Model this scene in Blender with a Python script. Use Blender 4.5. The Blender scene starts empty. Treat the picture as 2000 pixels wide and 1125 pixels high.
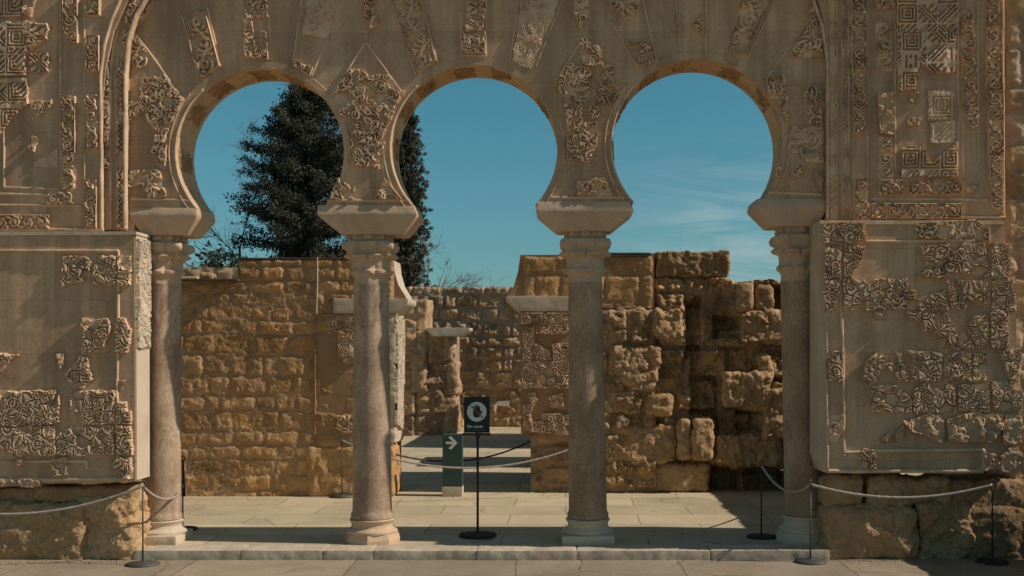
import bpy, math, random
import numpy as np
R = math.radians
sc = bpy.context.scene
# ------------------------------------------------------------------ camera, sky, sun
D, F, EYE, VX, VY = 9.5, 2232.0, 1.638, 1110.0, 682.0
cam = bpy.data.objects.new("camera", bpy.data.cameras.new("camera"))
sc.collection.objects.link(cam); sc.camera = cam
cam.location = (0, -D, EYE); cam.rotation_euler = (R(90), 0, 0)
cam.data.sensor_width = 36; cam.data.lens = 36*F/2000
cam.data.shift_x = (1000-VX)/2000; cam.data.shift_y = (VY-562.5)/2000
cam.data.clip_start = 0.1; cam.data.clip_end = 5000
SUN = np.array([1.0, -0.105, 0.85]); SUN /= np.linalg.norm(SUN)
el = math.asin(SUN[2]); az = math.atan2(SUN[0], SUN[1])      # clockwise from +Y
w = bpy.data.worlds.new("World"); sc.world = w; w.use_nodes = True
nt = w.node_tree; nt.nodes.clear()
N = lambda t: nt.nodes.new(t)
out = N('ShaderNodeOutputWorld'); bg = N('ShaderNodeBackground'); sky = N('ShaderNodeTexSky')
sky.sky_type = 'NISHITA'; sky.sun_disc = False; sky.sun_elevation = el; sky.sun_rotation = az
sky.air_density = 1.0; sky.dust_density = 0.4; sky.ozone_density = 1.5; sky.altitude = 200
mul = N('ShaderNodeMixRGB'); mul.blend_type = 'MULTIPLY'; mul.inputs[0].default_value = 1
tnt = N('ShaderNodeMixRGB'); tnt.inputs[1].default_value = (0.50, 1.02, 0.98, 1); tnt.inputs[2].default_value = (1.0, 0.93, 0.72, 1)
hz_ = N('ShaderNodeMixRGB'); hz_.inputs[1].default_value = (0.52, 0.87, 0.96, 1); hz_.inputs[2].default_value = (0.49, 1.06, 0.98, 1)
hm = N('ShaderNodeMapRange'); hm.inputs[1].default_value = 0.02; hm.inputs[2].default_value = 0.22
nt.links.new(hm.outputs[0], hz_.inputs[0]); nt.links.new(hz_.outputs[0], tnt.inputs[1])
tz = N('ShaderNodeMapRange'); tz.inputs[1].default_value = 0.35; tz.inputs[2].default_value = 0.65
nt.links.new(tz.outputs[0], tnt.inputs[0]); nt.links.new(tnt.outputs[0], mul.inputs[2])
nt.links.new(sky.outputs[0], mul.inputs[1])
# thin cirrus streaks low in the sky
tc = N('ShaderNodeTexCoord'); mp = N('ShaderNodeMapping'); mp.inputs['Scale'].default_value = (2.2, 2.2, 13)
mp.inputs['Rotation'].default_value = (0, R(-5), 0); mp.inputs['Location'].default_value = (0.35, 0, 0.3)
nz = N('ShaderNodeTexNoise'); nz.inputs['Scale'].default_value = 3.0; nz.inputs['Detail'].default_value = 9; nz.inputs['Roughness'].default_value = 0.62
nz.inputs['Distortion'].default_value = 0.7
cr = N('ShaderNodeMapRange'); cr.inputs[1].default_value = 0.42; cr.inputs[2].default_value = 0.66; cr.inputs[3].default_value = 0; cr.inputs[4].default_value = 0.75
sep = N('ShaderNodeSeparateXYZ')
mx = N('ShaderNodeMapRange'); mx.inputs[1].default_value = 0.02; mx.inputs[2].default_value = 0.13       # clouds only to the right
mz = N('ShaderNodeMapRange'); mz.inputs[1].default_value = 0.19; mz.inputs[2].default_value = 0.10
m1 = N('ShaderNodeMath'); m1.operation = 'MULTIPLY'; m2 = N('ShaderNodeMath'); m2.operation = 'MULTIPLY'
mc = N('ShaderNodeMixRGB'); mc.inputs[2].default_value = (5.2, 7.0, 7.2, 1)
L = nt.links.new
L(tc.outputs['Generated'], mp.inputs[0]); L(mp.outputs[0], nz.inputs[0]); L(nz.outputs[0], cr.inputs[0])
L(tc.outputs['Generated'], sep.inputs[0]); L(sep.outputs[0], mx.inputs[0]); L(sep.outputs[2], mz.inputs[0]); L(sep.outputs[2], tz.inputs[0]); L(sep.outputs[2], hm.inputs[0])
L(cr.outputs[0], m1.inputs[0]); L(mx.outputs[0], m1.inputs[1]); L(m1.outputs[0], m2.inputs[0]); L(mz.outputs[0], m2.inputs[1])
L(m2.outputs[0], mc.inputs[0]); L(mul.outputs[0], mc.inputs[1]); L(mc.outputs[0], bg.inputs[0])
bg.inputs[1].default_value = 0.09
L(bg.outputs[0], out.inputs[0])
sl = bpy.data.lights.new("sun", 'SUN'); sl.energy = 5.0; sl.angle = R(0.5); sl.color = (1.0, 0.885, 0.77)
so = bpy.data.objects.new("sun", sl); sc.collection.objects.link(so)
from mathutils import Vector
so.rotation_euler = Vector(SUN).to_track_quat('Z', 'Y').to_euler(); so.location = (20, -5, 20)
sc.view_settings.view_transform = 'Standard'; sc.view_settings.look = 'None'
sc.view_settings.exposure = -0.42; sc.view_settings.gamma = 1

# ------------------------------------------------------------------ maths helpers
def W(px, py, Y=0.0):
    k = (D+Y)/F
    return ((px-VX)*k, EYE-(py-VY)*k)
rs0 = np.random.RandomState(7)
TB = rs0.rand(256, 256); T3 = rs0.rand(64, 64, 64)
def vn(x, y, o=0):
    ix = np.floor(x).astype(int); iy = np.floor(y).astype(int); fx = x-ix; fy = y-iy
    fx = fx*fx*(3-2*fx); fy = fy*fy*(3-2*fy); a = o*37; b = o*91
    g = lambda i, j: TB[(ix+i+a) & 255, (iy+j+b) & 255]
    return (g(0,0)*(1-fx)+g(1,0)*fx)*(1-fy)+(g(0,1)*(1-fx)+g(1,1)*fx)*fy
def fbm(x, y, f=1., n=4, s=0, g=0.5):
    r = 0; a = 1; t = 0
    for k in range(n):
        r = r+a*(vn(x*f+k*17.3, y*f+k*9.1, s+k)-0.5); t += a; a *= g; f *= 2.03
    return r/t*2
def vn3(p, s=0):
    i = np.floor(p).astype(int); f = p-i; f = f*f*(3-2*f); i = i+s*13
    g = lambda a, b, c: T3[(i[..., 0]+a) & 63, (i[..., 1]+b) & 63, (i[..., 2]+c) & 63]
    fx, fy, fz = f[..., 0], f[..., 1], f[..., 2]
    l = lambda a, b, t: a+(b-a)*t
    return l(l(l(g(0,0,0), g(1,0,0), fx), l(g(0,1,0), g(1,1,0), fx), fy), l(l(g(0,0,1), g(1,0,1), fx), l(g(0,1,1), g(1,1,1), fx), fy), fz)
def fbm3(p, f=1., n=4, s=0, g=0.5):
    r = 0; a = 1; t = 0
    for k in range(n):
        r = r+a*(vn3(p*f+k*5.7, s+k)-0.5); t += a; a *= g; f *= 2.03
    return r/t*2
def polysd(X, Z, P):
    P = np.array(P, float); d = np.full(X.shape, 1e9); ins = np.zeros(X.shape, bool)
    for k in range(len(P)):
        a = P[k]; b = P[(k+1) % len(P)]; e = b-a
        t = np.clip(((X-a[0])*e[0]+(Z-a[1])*e[1])/max(1e-12, e@e), 0, 1)
        d = np.minimum(d, np.hypot(X-a[0]-t*e[0], Z-a[1]-t*e[1]))
        c = (a[1] > Z) != (b[1] > Z)
        with np.errstate(all='ignore'):
            ins ^= c & (X < (b[0]-a[0])*(Z-a[1])/(b[1]-a[1]+1e-15)+a[0])
    return np.where(ins, d, -d)
sm = lambda a, b, x: (lambda t: t*t*(3-2*t))(np.clip((x-a)/(b-a), 0, 1))

# ------------------------------------------------------------------ objects
COL = sc.collection
def wl(o):
    v = Vector((0, 0, 0))
    while o: v = v+o.location; o = o.parent
    return np.array(v)
def tag(o, label=None, cat=None, group=None, kind=None):
    if label: o['label'] = label
    if cat: o['category'] = cat
    if group: o['group'] = group
    if kind: o['kind'] = kind
    return o
def thing(name, loc, label, cat, group=None):
    o = bpy.data.objects.new(name, None); o.empty_display_size = 0.1
    COL.objects.link(o); o.location = loc
    return tag(o, label, cat, group)
def obj(name, v, f, m, parent=None, smooth=True, col=None, origin=None):
    v = np.asarray(v, float).reshape(-1, 3)
    off = wl(parent) if parent else (np.array(origin) if origin is not None else np.zeros(3))
    me = bpy.data.meshes.new(name)
    if isinstance(f, np.ndarray):
        n = len(f); k = f.shape[1]
        me.vertices.add(len(v)); me.vertices.foreach_set('co', (v-off).astype(np.float32).ravel())
        me.loops.add(n*k); me.loops.foreach_set('vertex_index', f.astype(np.int32).ravel())
        me.polygons.add(n); me.polygons.foreach_set('loop_start', np.arange(0, n*k, k, dtype=np.int32))
        me.polygons.foreach_set('loop_total', np.full(n, k, dtype=np.int32))
        me.update(calc_edges=True)
    else:
        me.from_pydata([tuple(a) for a in (v-off)], [], f)
    me.polygons.foreach_set('use_smooth', [bool(smooth)]*len(me.polygons))
    if col is not None:
        ca = me.color_attributes.new('tint', 'FLOAT_COLOR', 'POINT')
        c = np.ones((len(v), 4), np.float32); c[:, :3] = np.asarray(col).reshape(len(v), -1)
        ca.data.foreach_set('color', c.ravel())
    me.validate()
    me.materials.append(m)
    o = bpy.data.objects.new(name, me); COL.objects.link(o)
    if parent: o.parent = parent
    elif origin is not None: o.location = origin
    return o
def gridf(ny, nx, mask=None):
    i = np.arange(ny*nx).reshape(ny, nx)
    q = np.stack([i[:-1, :-1], i[:-1, 1:], i[1:, 1:], i[1:, :-1]], -1)
    if mask is not None:
        c = mask[:-1, :-1] | mask[:-1, 1:] | mask[1:, 1:] | mask[1:, :-1]
        q = q[c]
    return q.reshape(-1, 4)
def compact(v, f, *ex):
    u, inv = np.unique(f, return_inverse=True)
    return (v[u], inv.reshape(f.shape))+tuple(e[u] for e in ex)
class MB:                       # gathers simple pieces of one part
    def __init__(s): s.v = []; s.f = []
    def add(s, v, f):
        n = len(s.v); s.v += [tuple(map(float, a)) for a in v]; s.f += [tuple(int(i)+n for i in q) for q in f]; return s
    def box(s, x0, x1, y0, y1, z0, z1):
        return s.add([(x, y, z) for x in (x0, x1) for y in (y0, y1) for z in (z0, z1)],
                     [(0,1,3,2), (4,6,7,5), (0,4,5,1), (2,3,7,6), (0,2,6,4), (1,5,7,3)])
    def lathe(s, prof, c, n=32):
        v = [(c[0]+r*math.cos(2*math.pi*k/n), c[1]+r*math.sin(2*math.pi*k/n), c[2]+z) for r, z in prof for k in range(n)]
        f = [(j*n+k, j*n+(k+1) % n, (j+1)*n+(k+1) % n, (j+1)*n+k) for j in range(len(prof)-1) for k in range(n)]
        f += [tuple(range(n))[::-1], tuple((len(prof)-1)*n+k for k in range(n))]
        return s.add(v, f)
    def tube(s, P, r, n=8):
        P = [Vector(p) for p in P]; m = len(P)
        rr = r if isinstance(r, (list, tuple, np.ndarray)) else [r]*m
        t = (P[1]-P[0]).normalized(); a = t.orthogonal().normalized(); vs = []
        for k in range(m):
            t = (P[min(k+1, m-1)]-P[max(k-1, 0)]).normalized()
            a = (a-t*a.dot(t)).normalized(); b = t.cross(a)
            vs += [P[k]+(a*math.cos(2*math.pi*j/n)+b*math.sin(2*math.pi*j/n))*rr[k] for j in range(n)]
        f = [(j*n+k, j*n+(k+1) % n, (j+1)*n+(k+1) % n, (j+1)*n+k) for j in range(m-1) for k in range(n)]
        f += [tuple(range(n))[::-1], tuple((m-1)*n+k for k in range(n))]
        return s.add(vs, f)
    def prism(s, P, y0, y1):    # P: (x, z) outline, y0 front
        n = len(P)
        return s.add([(x, y0, z) for x, z in P]+[(x, y1, z) for x, z in P],
                     [tuple(range(n)), tuple(range(n, 2*n))[::-1]]+[(k, k+n, (k+1) % n+n, (k+1) % n) for k in range(n)])
    def build(s, name, m, parent=None, smooth=False, origin=None):
        o = obj(name, s.v, s.f, m, parent, smooth, origin=origin)
        import bmesh
        b = bmesh.new(); b.from_mesh(o.data); bmesh.ops.recalc_face_normals(b, faces=b.faces); b.to_mesh(o.data); b.free()
        return o
def rbox(name, x0, x1, y0, y1, z0, z1, m, parent=None, r=0.03, res=0.03, amp=0.01, fr=6., seed=0, warp=None, origin=None, n_oct=4, tint=None):
    """rounded, weathered stone block"""
    c = np.array([(x0+x1)/2, (y0+y1)/2, (z0+z1)/2]); h = np.array([x1-x0, y1-y0, z1-z0])/2
    r = min(r, *(h*0.95)); V = []; Fc = []; off = 0
    for ax in range(3):
        for sg in (-1, 1):
            a, b = [k for k in range(3) if k != ax]
            na = max(4, int(2*h[a]/res)); nb = max(4, int(2*h[b]/res))
            A, B = np.meshgrid(np.linspace(-h[a], h[a], na), np.linspace(-h[b], h[b], nb))
            q = np.zeros(A.shape+(3,)); q[..., ax] = sg*h[ax]; q[..., a] = A; q[..., b] = B
            V.append(q.reshape(-1, 3)); g = gridf(nb, na)
            if (sg > 0) != (ax == 1): g = g
            else: g = g[:, ::-1]
            Fc.append(g+off); off += na*nb
    q = np.concatenate(V); inn = np.clip(q, -(h-r), h-r); n = q-inn
    n /= np.maximum(1e-9, np.linalg.norm(n, axis=1))[:, None]
    p = c+inn+n*r
    d = fbm3(p+seed*3.1, fr, n_oct, seed)
    if n_oct > 4: d = .6*d+.5*crag(fbm3(p+seed*1.7, fr*1.8, 4, seed+3, .6), 5.)+.16*fbm3(p, fr*6, 3, seed+7, .6)
    d = d*amp
    p = p+n*(d[:, None])
    if warp: p = warp(p)
    return obj(name, p, np.concatenate(Fc), m, parent, True, origin=origin, col=tint if tint is None else np.tile(tint, (len(p), 1)))

# ------------------------------------------------------------------ materials
def mat(name, c1, c2, scale=3., rough=0.9, bump=0.3, bscale=25., c3=None, s3=0.8, attr=False, stretch=(1,1,1), bd=0.01, spec=0.15, spk=0.12, metal=0.):
    m = bpy.data.materials.new(name); m.use_nodes = True; t = m.node_tree; ns = t.nodes; l = t.links.new
    b = ns['Principled BSDF']; b.inputs['Roughness'].default_value = rough; b.inputs['Metallic'].default_value = metal
    b.inputs['Specular IOR Level'].default_value = spec
    tc = ns.new('ShaderNodeTexCoord'); mp = ns.new('ShaderNodeMapping'); mp.inputs['Scale'].default_value = stretch
    l(tc.outputs['Object'], mp.inputs[0])
    def noise(s, d=6, r=0.6, dist=0.0):
        n = ns.new('ShaderNodeTexNoise'); n.inputs['Scale'].default_value = s; n.inputs['Detail'].default_value = d
        n.inputs['Roughness'].default_value = r; n.inputs['Distortion'].default_value = dist; l(mp.outputs[0], n.inputs[0]); return n
    def rng(n, a, bb, o0=0., o1=1.):
        q = ns.new('ShaderNodeMapRange'); q.inputs[1].default_value = a; q.inputs[2].default_value = bb
        q.inputs[3].default_value = o0; q.inputs[4].default_value = o1; l(n.outputs[0], q.inputs[0]); return q
    def mix(fac, a, c, mode='MIX'):
        q = ns.new('ShaderNodeMixRGB'); q.blend_type = mode
        if isinstance(fac, float): q.inputs[0].default_value = fac
        else: l(fac.outputs[0], q.inputs[0])
        for k, z in ((1, a), (2, c)):
            if isinstance(z, tuple): q.inputs[k].default_value = z+(1,)
            else: l(z.outputs[0], q.inputs[k])
        return q
    col = mix(rng(noise(scale), 0.36, 0.64), c1, c2)
    if c3: col = mix(rng(noise(scale*s3, 5, 0.65, 0.8), 0.52, 0.68, 0, 0.85), col, c3)
    if attr:
        a = ns.new('ShaderNodeAttribute'); a.attribute_name = 'tint'; col = mix(1.0, col, a, 'MULTIPLY')
    fine = rng(noise(bscale*2.2, 4, 0.7), 0.3, 0.7, 1-spk, 1+spk)
    g = ns.new('ShaderNodeCombineXYZ')
    for k in range(3): l(fine.outputs[0], g.inputs[k])
    col = mix(1.0, col, g, 'MULTIPLY')
    l(col.outputs[0], b.inputs['Base Color'])
    if bump:
        n1 = noise(bscale, 8, 0.62); n2 = noise(bscale*0.17, 3, 0.5)
        ad = ns.new('ShaderNodeMath'); ad.operation = 'MULTIPLY_ADD'; ad.inputs[1].default_value = 2.5
        l(n2.outputs[0], ad.inputs[0]); l(n1.outputs[0], ad.inputs[2])
        bp = ns.new('ShaderNodeBump'); bp.inputs['Strength'].default_value = bump; bp.inputs['Distance'].default_value = bd
        l(ad.outputs[0], bp.inputs['Height']); l(bp.outputs[0], b.inputs['Normal'])
    return m
M = {}
M['plaster'] = mat('plaster', (.50,.325,.195), (.62,.42,.265), 1.6, bump=.35, bscale=16, c3=(.44,.285,.175), bd=.008)
def age(m, bw=.82, bh=.43, dark=.80):
    t = m.node_tree; ns = t.nodes; l = t.links.new; b = ns['Principled BSDF']; tc = ns.new('ShaderNodeTexCoord'); sp = ns.new('ShaderNodeSeparateXYZ'); cb = ns.new('ShaderNodeCombineXYZ')
    n1 = ns.new('ShaderNodeTexNoise'); n1.inputs['Scale'].default_value = 2.5; n1.inputs['Detail'].default_value = 5
    ad = ns.new('ShaderNodeVectorMath'); ad.operation = 'MULTIPLY_ADD'; ad.inputs[1].default_value = (.09,.0,.09); l(tc.outputs['Object'], n1.inputs[0]); l(n1.outputs['Color'], ad.inputs[0]); l(tc.outputs['Object'], ad.inputs[2])
    l(ad.outputs[0], sp.inputs[0]); l(sp.outputs[0], cb.inputs[0]); l(sp.outputs[2], cb.inputs[1])
    br = ns.new('ShaderNodeTexBrick'); br.inputs['Scale'].default_value = 1; br.inputs['Brick Width'].default_value = bw; br.inputs['Row Height'].default_value = bh; br.inputs['Mortar Size'].default_value = .004; br.inputs['Mortar Smooth'].default_value = .6
    br.inputs['Color1'].default_value = (.90,.90,.91,1); br.inputs['Color2'].default_value = (1.07,1.06,1.04,1); br.inputs['Mortar'].default_value = (dark,dark,dark,1); l(cb.outputs[0], br.inputs[0])
    mp = ns.new('ShaderNodeMapping'); mp.inputs['Scale'].default_value = (9, 3, .7); n2 = ns.new('ShaderNodeTexNoise'); n2.inputs['Scale'].default_value = 1; n2.inputs['Detail'].default_value = 6; l(tc.outputs['Object'], mp.inputs[0]); l(mp.outputs[0], n2.inputs[0])
    mr = ns.new('ShaderNodeMapRange'); mr.inputs[1].default_value = .38; mr.inputs[2].default_value = .58; mr.inputs[3].default_value = .80; mr.inputs[4].default_value = 1.05; l(n2.outputs[0], mr.inputs[0])
    src = b.inputs['Base Color'].links[0].from_socket
    for q in (br.outputs['Color'], mr.outputs[0]):
        mm = ns.new('ShaderNodeMixRGB'); mm.blend_type = 'MULTIPLY'; mm.inputs[0].default_value = 1.; l(src, mm.inputs[1])
        l(q, mm.inputs[2]); src = mm.outputs[0]
    l(src, b.inputs['Base Color'])
age(M['plaster'])
M['worn'] = mat('worn_stone', (.46,.30,.175), (.56,.38,.235), 5, bump=.5, bscale=50, c3=(.36,.25,.16), bd=.006)
M['carved'] = mat('carved_stone', (.58,.395,.245), (.74,.54,.36), 6, bump=.4, bscale=60, c3=(.36,.27,.20), bd=.004)
M['pale'] = mat('pale_limestone', (.54,.44,.32), (.62,.51,.38), 3, bump=.3, bscale=40, c3=(.48,.39,.30), bd=.005)
M['pink'] = mat('pink_limestone', (.52,.365,.235), (.62,.45,.30), 3, bump=.35, bscale=30, c3=(.44,.33,.26), bd=.006)
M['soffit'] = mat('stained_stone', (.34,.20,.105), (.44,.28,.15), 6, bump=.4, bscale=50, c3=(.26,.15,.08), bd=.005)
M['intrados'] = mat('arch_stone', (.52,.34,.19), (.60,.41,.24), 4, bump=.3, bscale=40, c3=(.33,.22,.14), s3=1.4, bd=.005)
M['marble_warm'] = mat('red_marble', (.31,.20,.13), (.52,.385,.265), 5, rough=.7, bump=.25, bscale=30, c3=(.30,.19,.125), s3=.9, spk=.28, stretch=(1,1,.55), bd=.005, spec=.15)
M['marble_grey'] = mat('grey_marble', (.29,.185,.11), (.45,.315,.205), 5.0, rough=.75, bump=.25, bscale=30, c3=(.29,.18,.115), s3=.8, spk=.28, stretch=(1,1,.5), bd=.005, spec=.12)
M['rubble'] = mat('ochre_rubble', (.49,.275,.115), (.59,.36,.175), 5, bump=.7, bscale=38, c3=(.34,.23,.14), s3=2.4, attr=True, bd=.016)
M['boulder'] = mat('eroded_rock', (.40,.25,.125), (.50,.335,.18), 5, bump=1.0, bscale=34, c3=(.26,.165,.095), s3=2.2, attr=True, bd=.016)
M['farstone'] = mat('far_rubble', (.40,.255,.14), (.50,.345,.20), 5, bump=.9, bscale=30, c3=(.31,.21,.125), s3=1.5, attr=True, bd=.014)
M['ochre'] = mat('ochre_plaster', (.36,.215,.115), (.42,.265,.15), 3, bump=.3, bscale=26, c3=(.31,.19,.10), bd=.006)
M['kerb'] = mat('kerb_stone', (.50,.41,.30), (.60,.50,.38), 4, bump=.35, bscale=36, c3=(.42,.33,.24), bd=.006)
M['iron'] = mat('dull_iron', (.10,.095,.09), (.15,.14,.13), 12, rough=.6, bump=.1, bscale=80, metal=.6, spec=.4)
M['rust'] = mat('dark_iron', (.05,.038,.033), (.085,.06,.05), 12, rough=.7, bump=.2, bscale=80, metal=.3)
M['rope'] = mat('grey_rope', (.33,.29,.24), (.42,.37,.31), 30, bump=.5, bscale=160, bd=.004)
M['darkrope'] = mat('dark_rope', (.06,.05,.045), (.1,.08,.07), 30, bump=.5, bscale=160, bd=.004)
M['green'] = mat('dark_green_paint', (.035,.07,.062), (.045,.085,.075), 5, rough=.5, bump=.05, bscale=60, spec=.3, spk=.04)
M['signblack'] = mat('sign_black', (.022,.034,.034), (.03,.042,.042), 5, rough=.45, bump=.0, spk=.03)
M['white'] = mat('white_print', (.62,.62,.58), (.68,.68,.63), 8, rough=.6, bump=.0, spk=.03)
M['greyprint'] = mat('grey_print', (.16,.18,.17), (.2,.22,.21), 8, rough=.6, bump=.0, spk=.03)
M['red'] = mat('red_print', (.42,.13,.07), (.46,.15,.09), 8, rough=.6, bump=.0, spk=.03)
M['bark'] = mat('bark', (.09,.07,.055), (.15,.12,.095), 8, bump=.6, bscale=20)
M['twig'] = mat('pale_twig', (.17,.13,.10), (.26,.21,.17), 8, bump=.3, bscale=20)
M['cap'] = mat('dark_capping', (.10,.08,.06), (.15,.12,.09), 8, bump=.4, bscale=30)
def leafmat(name, a, b):
    m = mat(name, a, b, 2.2, rough=.75, bump=0., spk=.35, spec=.1); return m
M['leaf_dark'] = leafmat('dark_needles', (.016,.020,.013), (.105,.112,.078))
M['leaf_cypress'] = leafmat('cypress_needles', (.045,.06,.042), (.11,.12,.085))
def floormat(name, c1, c2, c3, bw, bh, rot=0., off=(0,0), joint=(.30,.24,.18)):
    m = mat(name, c1, c2, 1.6, rough=.85, bump=.3, bscale=14, c3=c3, s3=.7, bd=.006, stretch=(1,1,1))
    t = m.node_tree; ns = t.nodes; l = t.links.new; b = ns['Principled BSDF']
    tc = ns.new('ShaderNodeTexCoord'); mp = ns.new('ShaderNodeMapping'); mp.inputs['Rotation'].default_value = (0, 0, rot)
    mp.inputs['Location'].default_value = off+(0,)
    nn = ns.new('ShaderNodeTexNoise'); nn.inputs['Scale'].default_value = 2.2
    vm = ns.new('ShaderNodeVectorMath'); vm.operation = 'MULTIPLY_ADD'; vm.inputs[1].default_value = (.06,.06,0)
    l(tc.outputs['Object'], nn.inputs[0]); l(nn.outputs['Color'], vm.inputs[0]); l(tc.outputs['Object'], vm.inputs[2]); l(vm.outputs[0], mp.inputs[0])
    br = ns.new('ShaderNodeTexBrick'); br.inputs['Scale'].default_value = 1.; br.inputs['Brick Width'].default_value = bw; br.inputs['Row Height'].default_value = bh
    br.inputs['Mortar Size'].default_value = .006; br.inputs['Mortar Smooth'].default_value = .3; br.offset = .43
    br.inputs['Color1'].default_value = (.86,.86,.86,1); br.inputs['Color2'].default_value = (1.08,1.07,1.05,1); br.inputs['Mortar'].default_value = (.5,.47,.42,1)
    l(mp.outputs[0], br.inputs['Vector'])
    src = b.inputs['Base Color'].links[0].from_socket
    mxx = ns.new('ShaderNodeMixRGB'); mxx.blend_type = 'MULTIPLY'; mxx.inputs[0].default_value = 1.
    l(src, mxx.inputs[1]); l(br.outputs['Color'], mxx.inputs[2]); l(mxx.outputs[0], b.inputs['Base Color'])
    vo = ns.new('ShaderNodeTexVoronoi'); vo.feature = 'DISTANCE_TO_EDGE'; vo.inputs['Scale'].default_value = .75
    n4 = ns.new('ShaderNodeTexNoise'); n4.inputs['Scale'].default_value = 4.; n4.inputs['Detail'].default_value = 6
    v2 = ns.new('ShaderNodeVectorMath'); v2.operation = 'MULTIPLY_ADD'; v2.inputs[1].default_value = (.35,.35,0); l(tc.outputs['Object'], n4.inputs[0]); l(n4.outputs['Color'], v2.inputs[0]); l(tc.outputs['Object'], v2.inputs[2]); l(v2.outputs[0], vo.inputs[0])
    mr = ns.new('ShaderNodeMapRange'); mr.inputs[1].default_value = .0; mr.inputs[2].default_value = .010; mr.inputs[3].default_value = .45; l(vo.outputs[0], mr.inputs[0])
    n5 = ns.new('ShaderNodeTexNoise'); n5.inputs['Scale'].default_value = 1.1; l(tc.outputs['Object'], n5.inputs[0])
    m5 = ns.new('ShaderNodeMapRange'); m5.inputs[1].default_value = .50; m5.inputs[2].default_value = .56; l(n5.outputs[0], m5.inputs[0])
    ck = ns.new('ShaderNodeMixRGB'); ck.inputs[1].default_value = (1,1,1,1); l(m5.outputs[0], ck.inputs[0]); l(mr.outputs[0], ck.inputs[2])
    mm = ns.new('ShaderNodeMixRGB'); mm.blend_type = 'MULTIPLY'; mm.inputs[0].default_value = 1; l(mxx.outputs[0], mm.inputs[1]); l(ck.outputs[0], mm.inputs[2]); l(mm.outputs[0], b.inputs['Base Color'])
    bp = ns.new('ShaderNodeBump'); bp.invert = True; bp.inputs['Strength'].default_value = .6; bp.inputs['Distance'].default_value = .008
    l(br.outputs['Fac'], bp.inputs['Height']); l(b.inputs['Normal'].links[0].from_socket, bp.inputs['Normal']); l(bp.outputs[0], b.inputs['Normal'])
    return m
M['floor'] = floormat('floor_slabs', (.50,.415,.27), (.60,.505,.34), (.44,.37,.25), 1.25, .62)
M['pave'] = floormat('pavement_slabs', (.31,.25,.175), (.385,.315,.225), (.27,.22,.16), 1.9, 1.3, R(88), (.3,.4))
M['earth'] = mat('dry_earth', (.30,.22,.14), (.38,.29,.19), .8, bump=.5, bscale=6)

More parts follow.
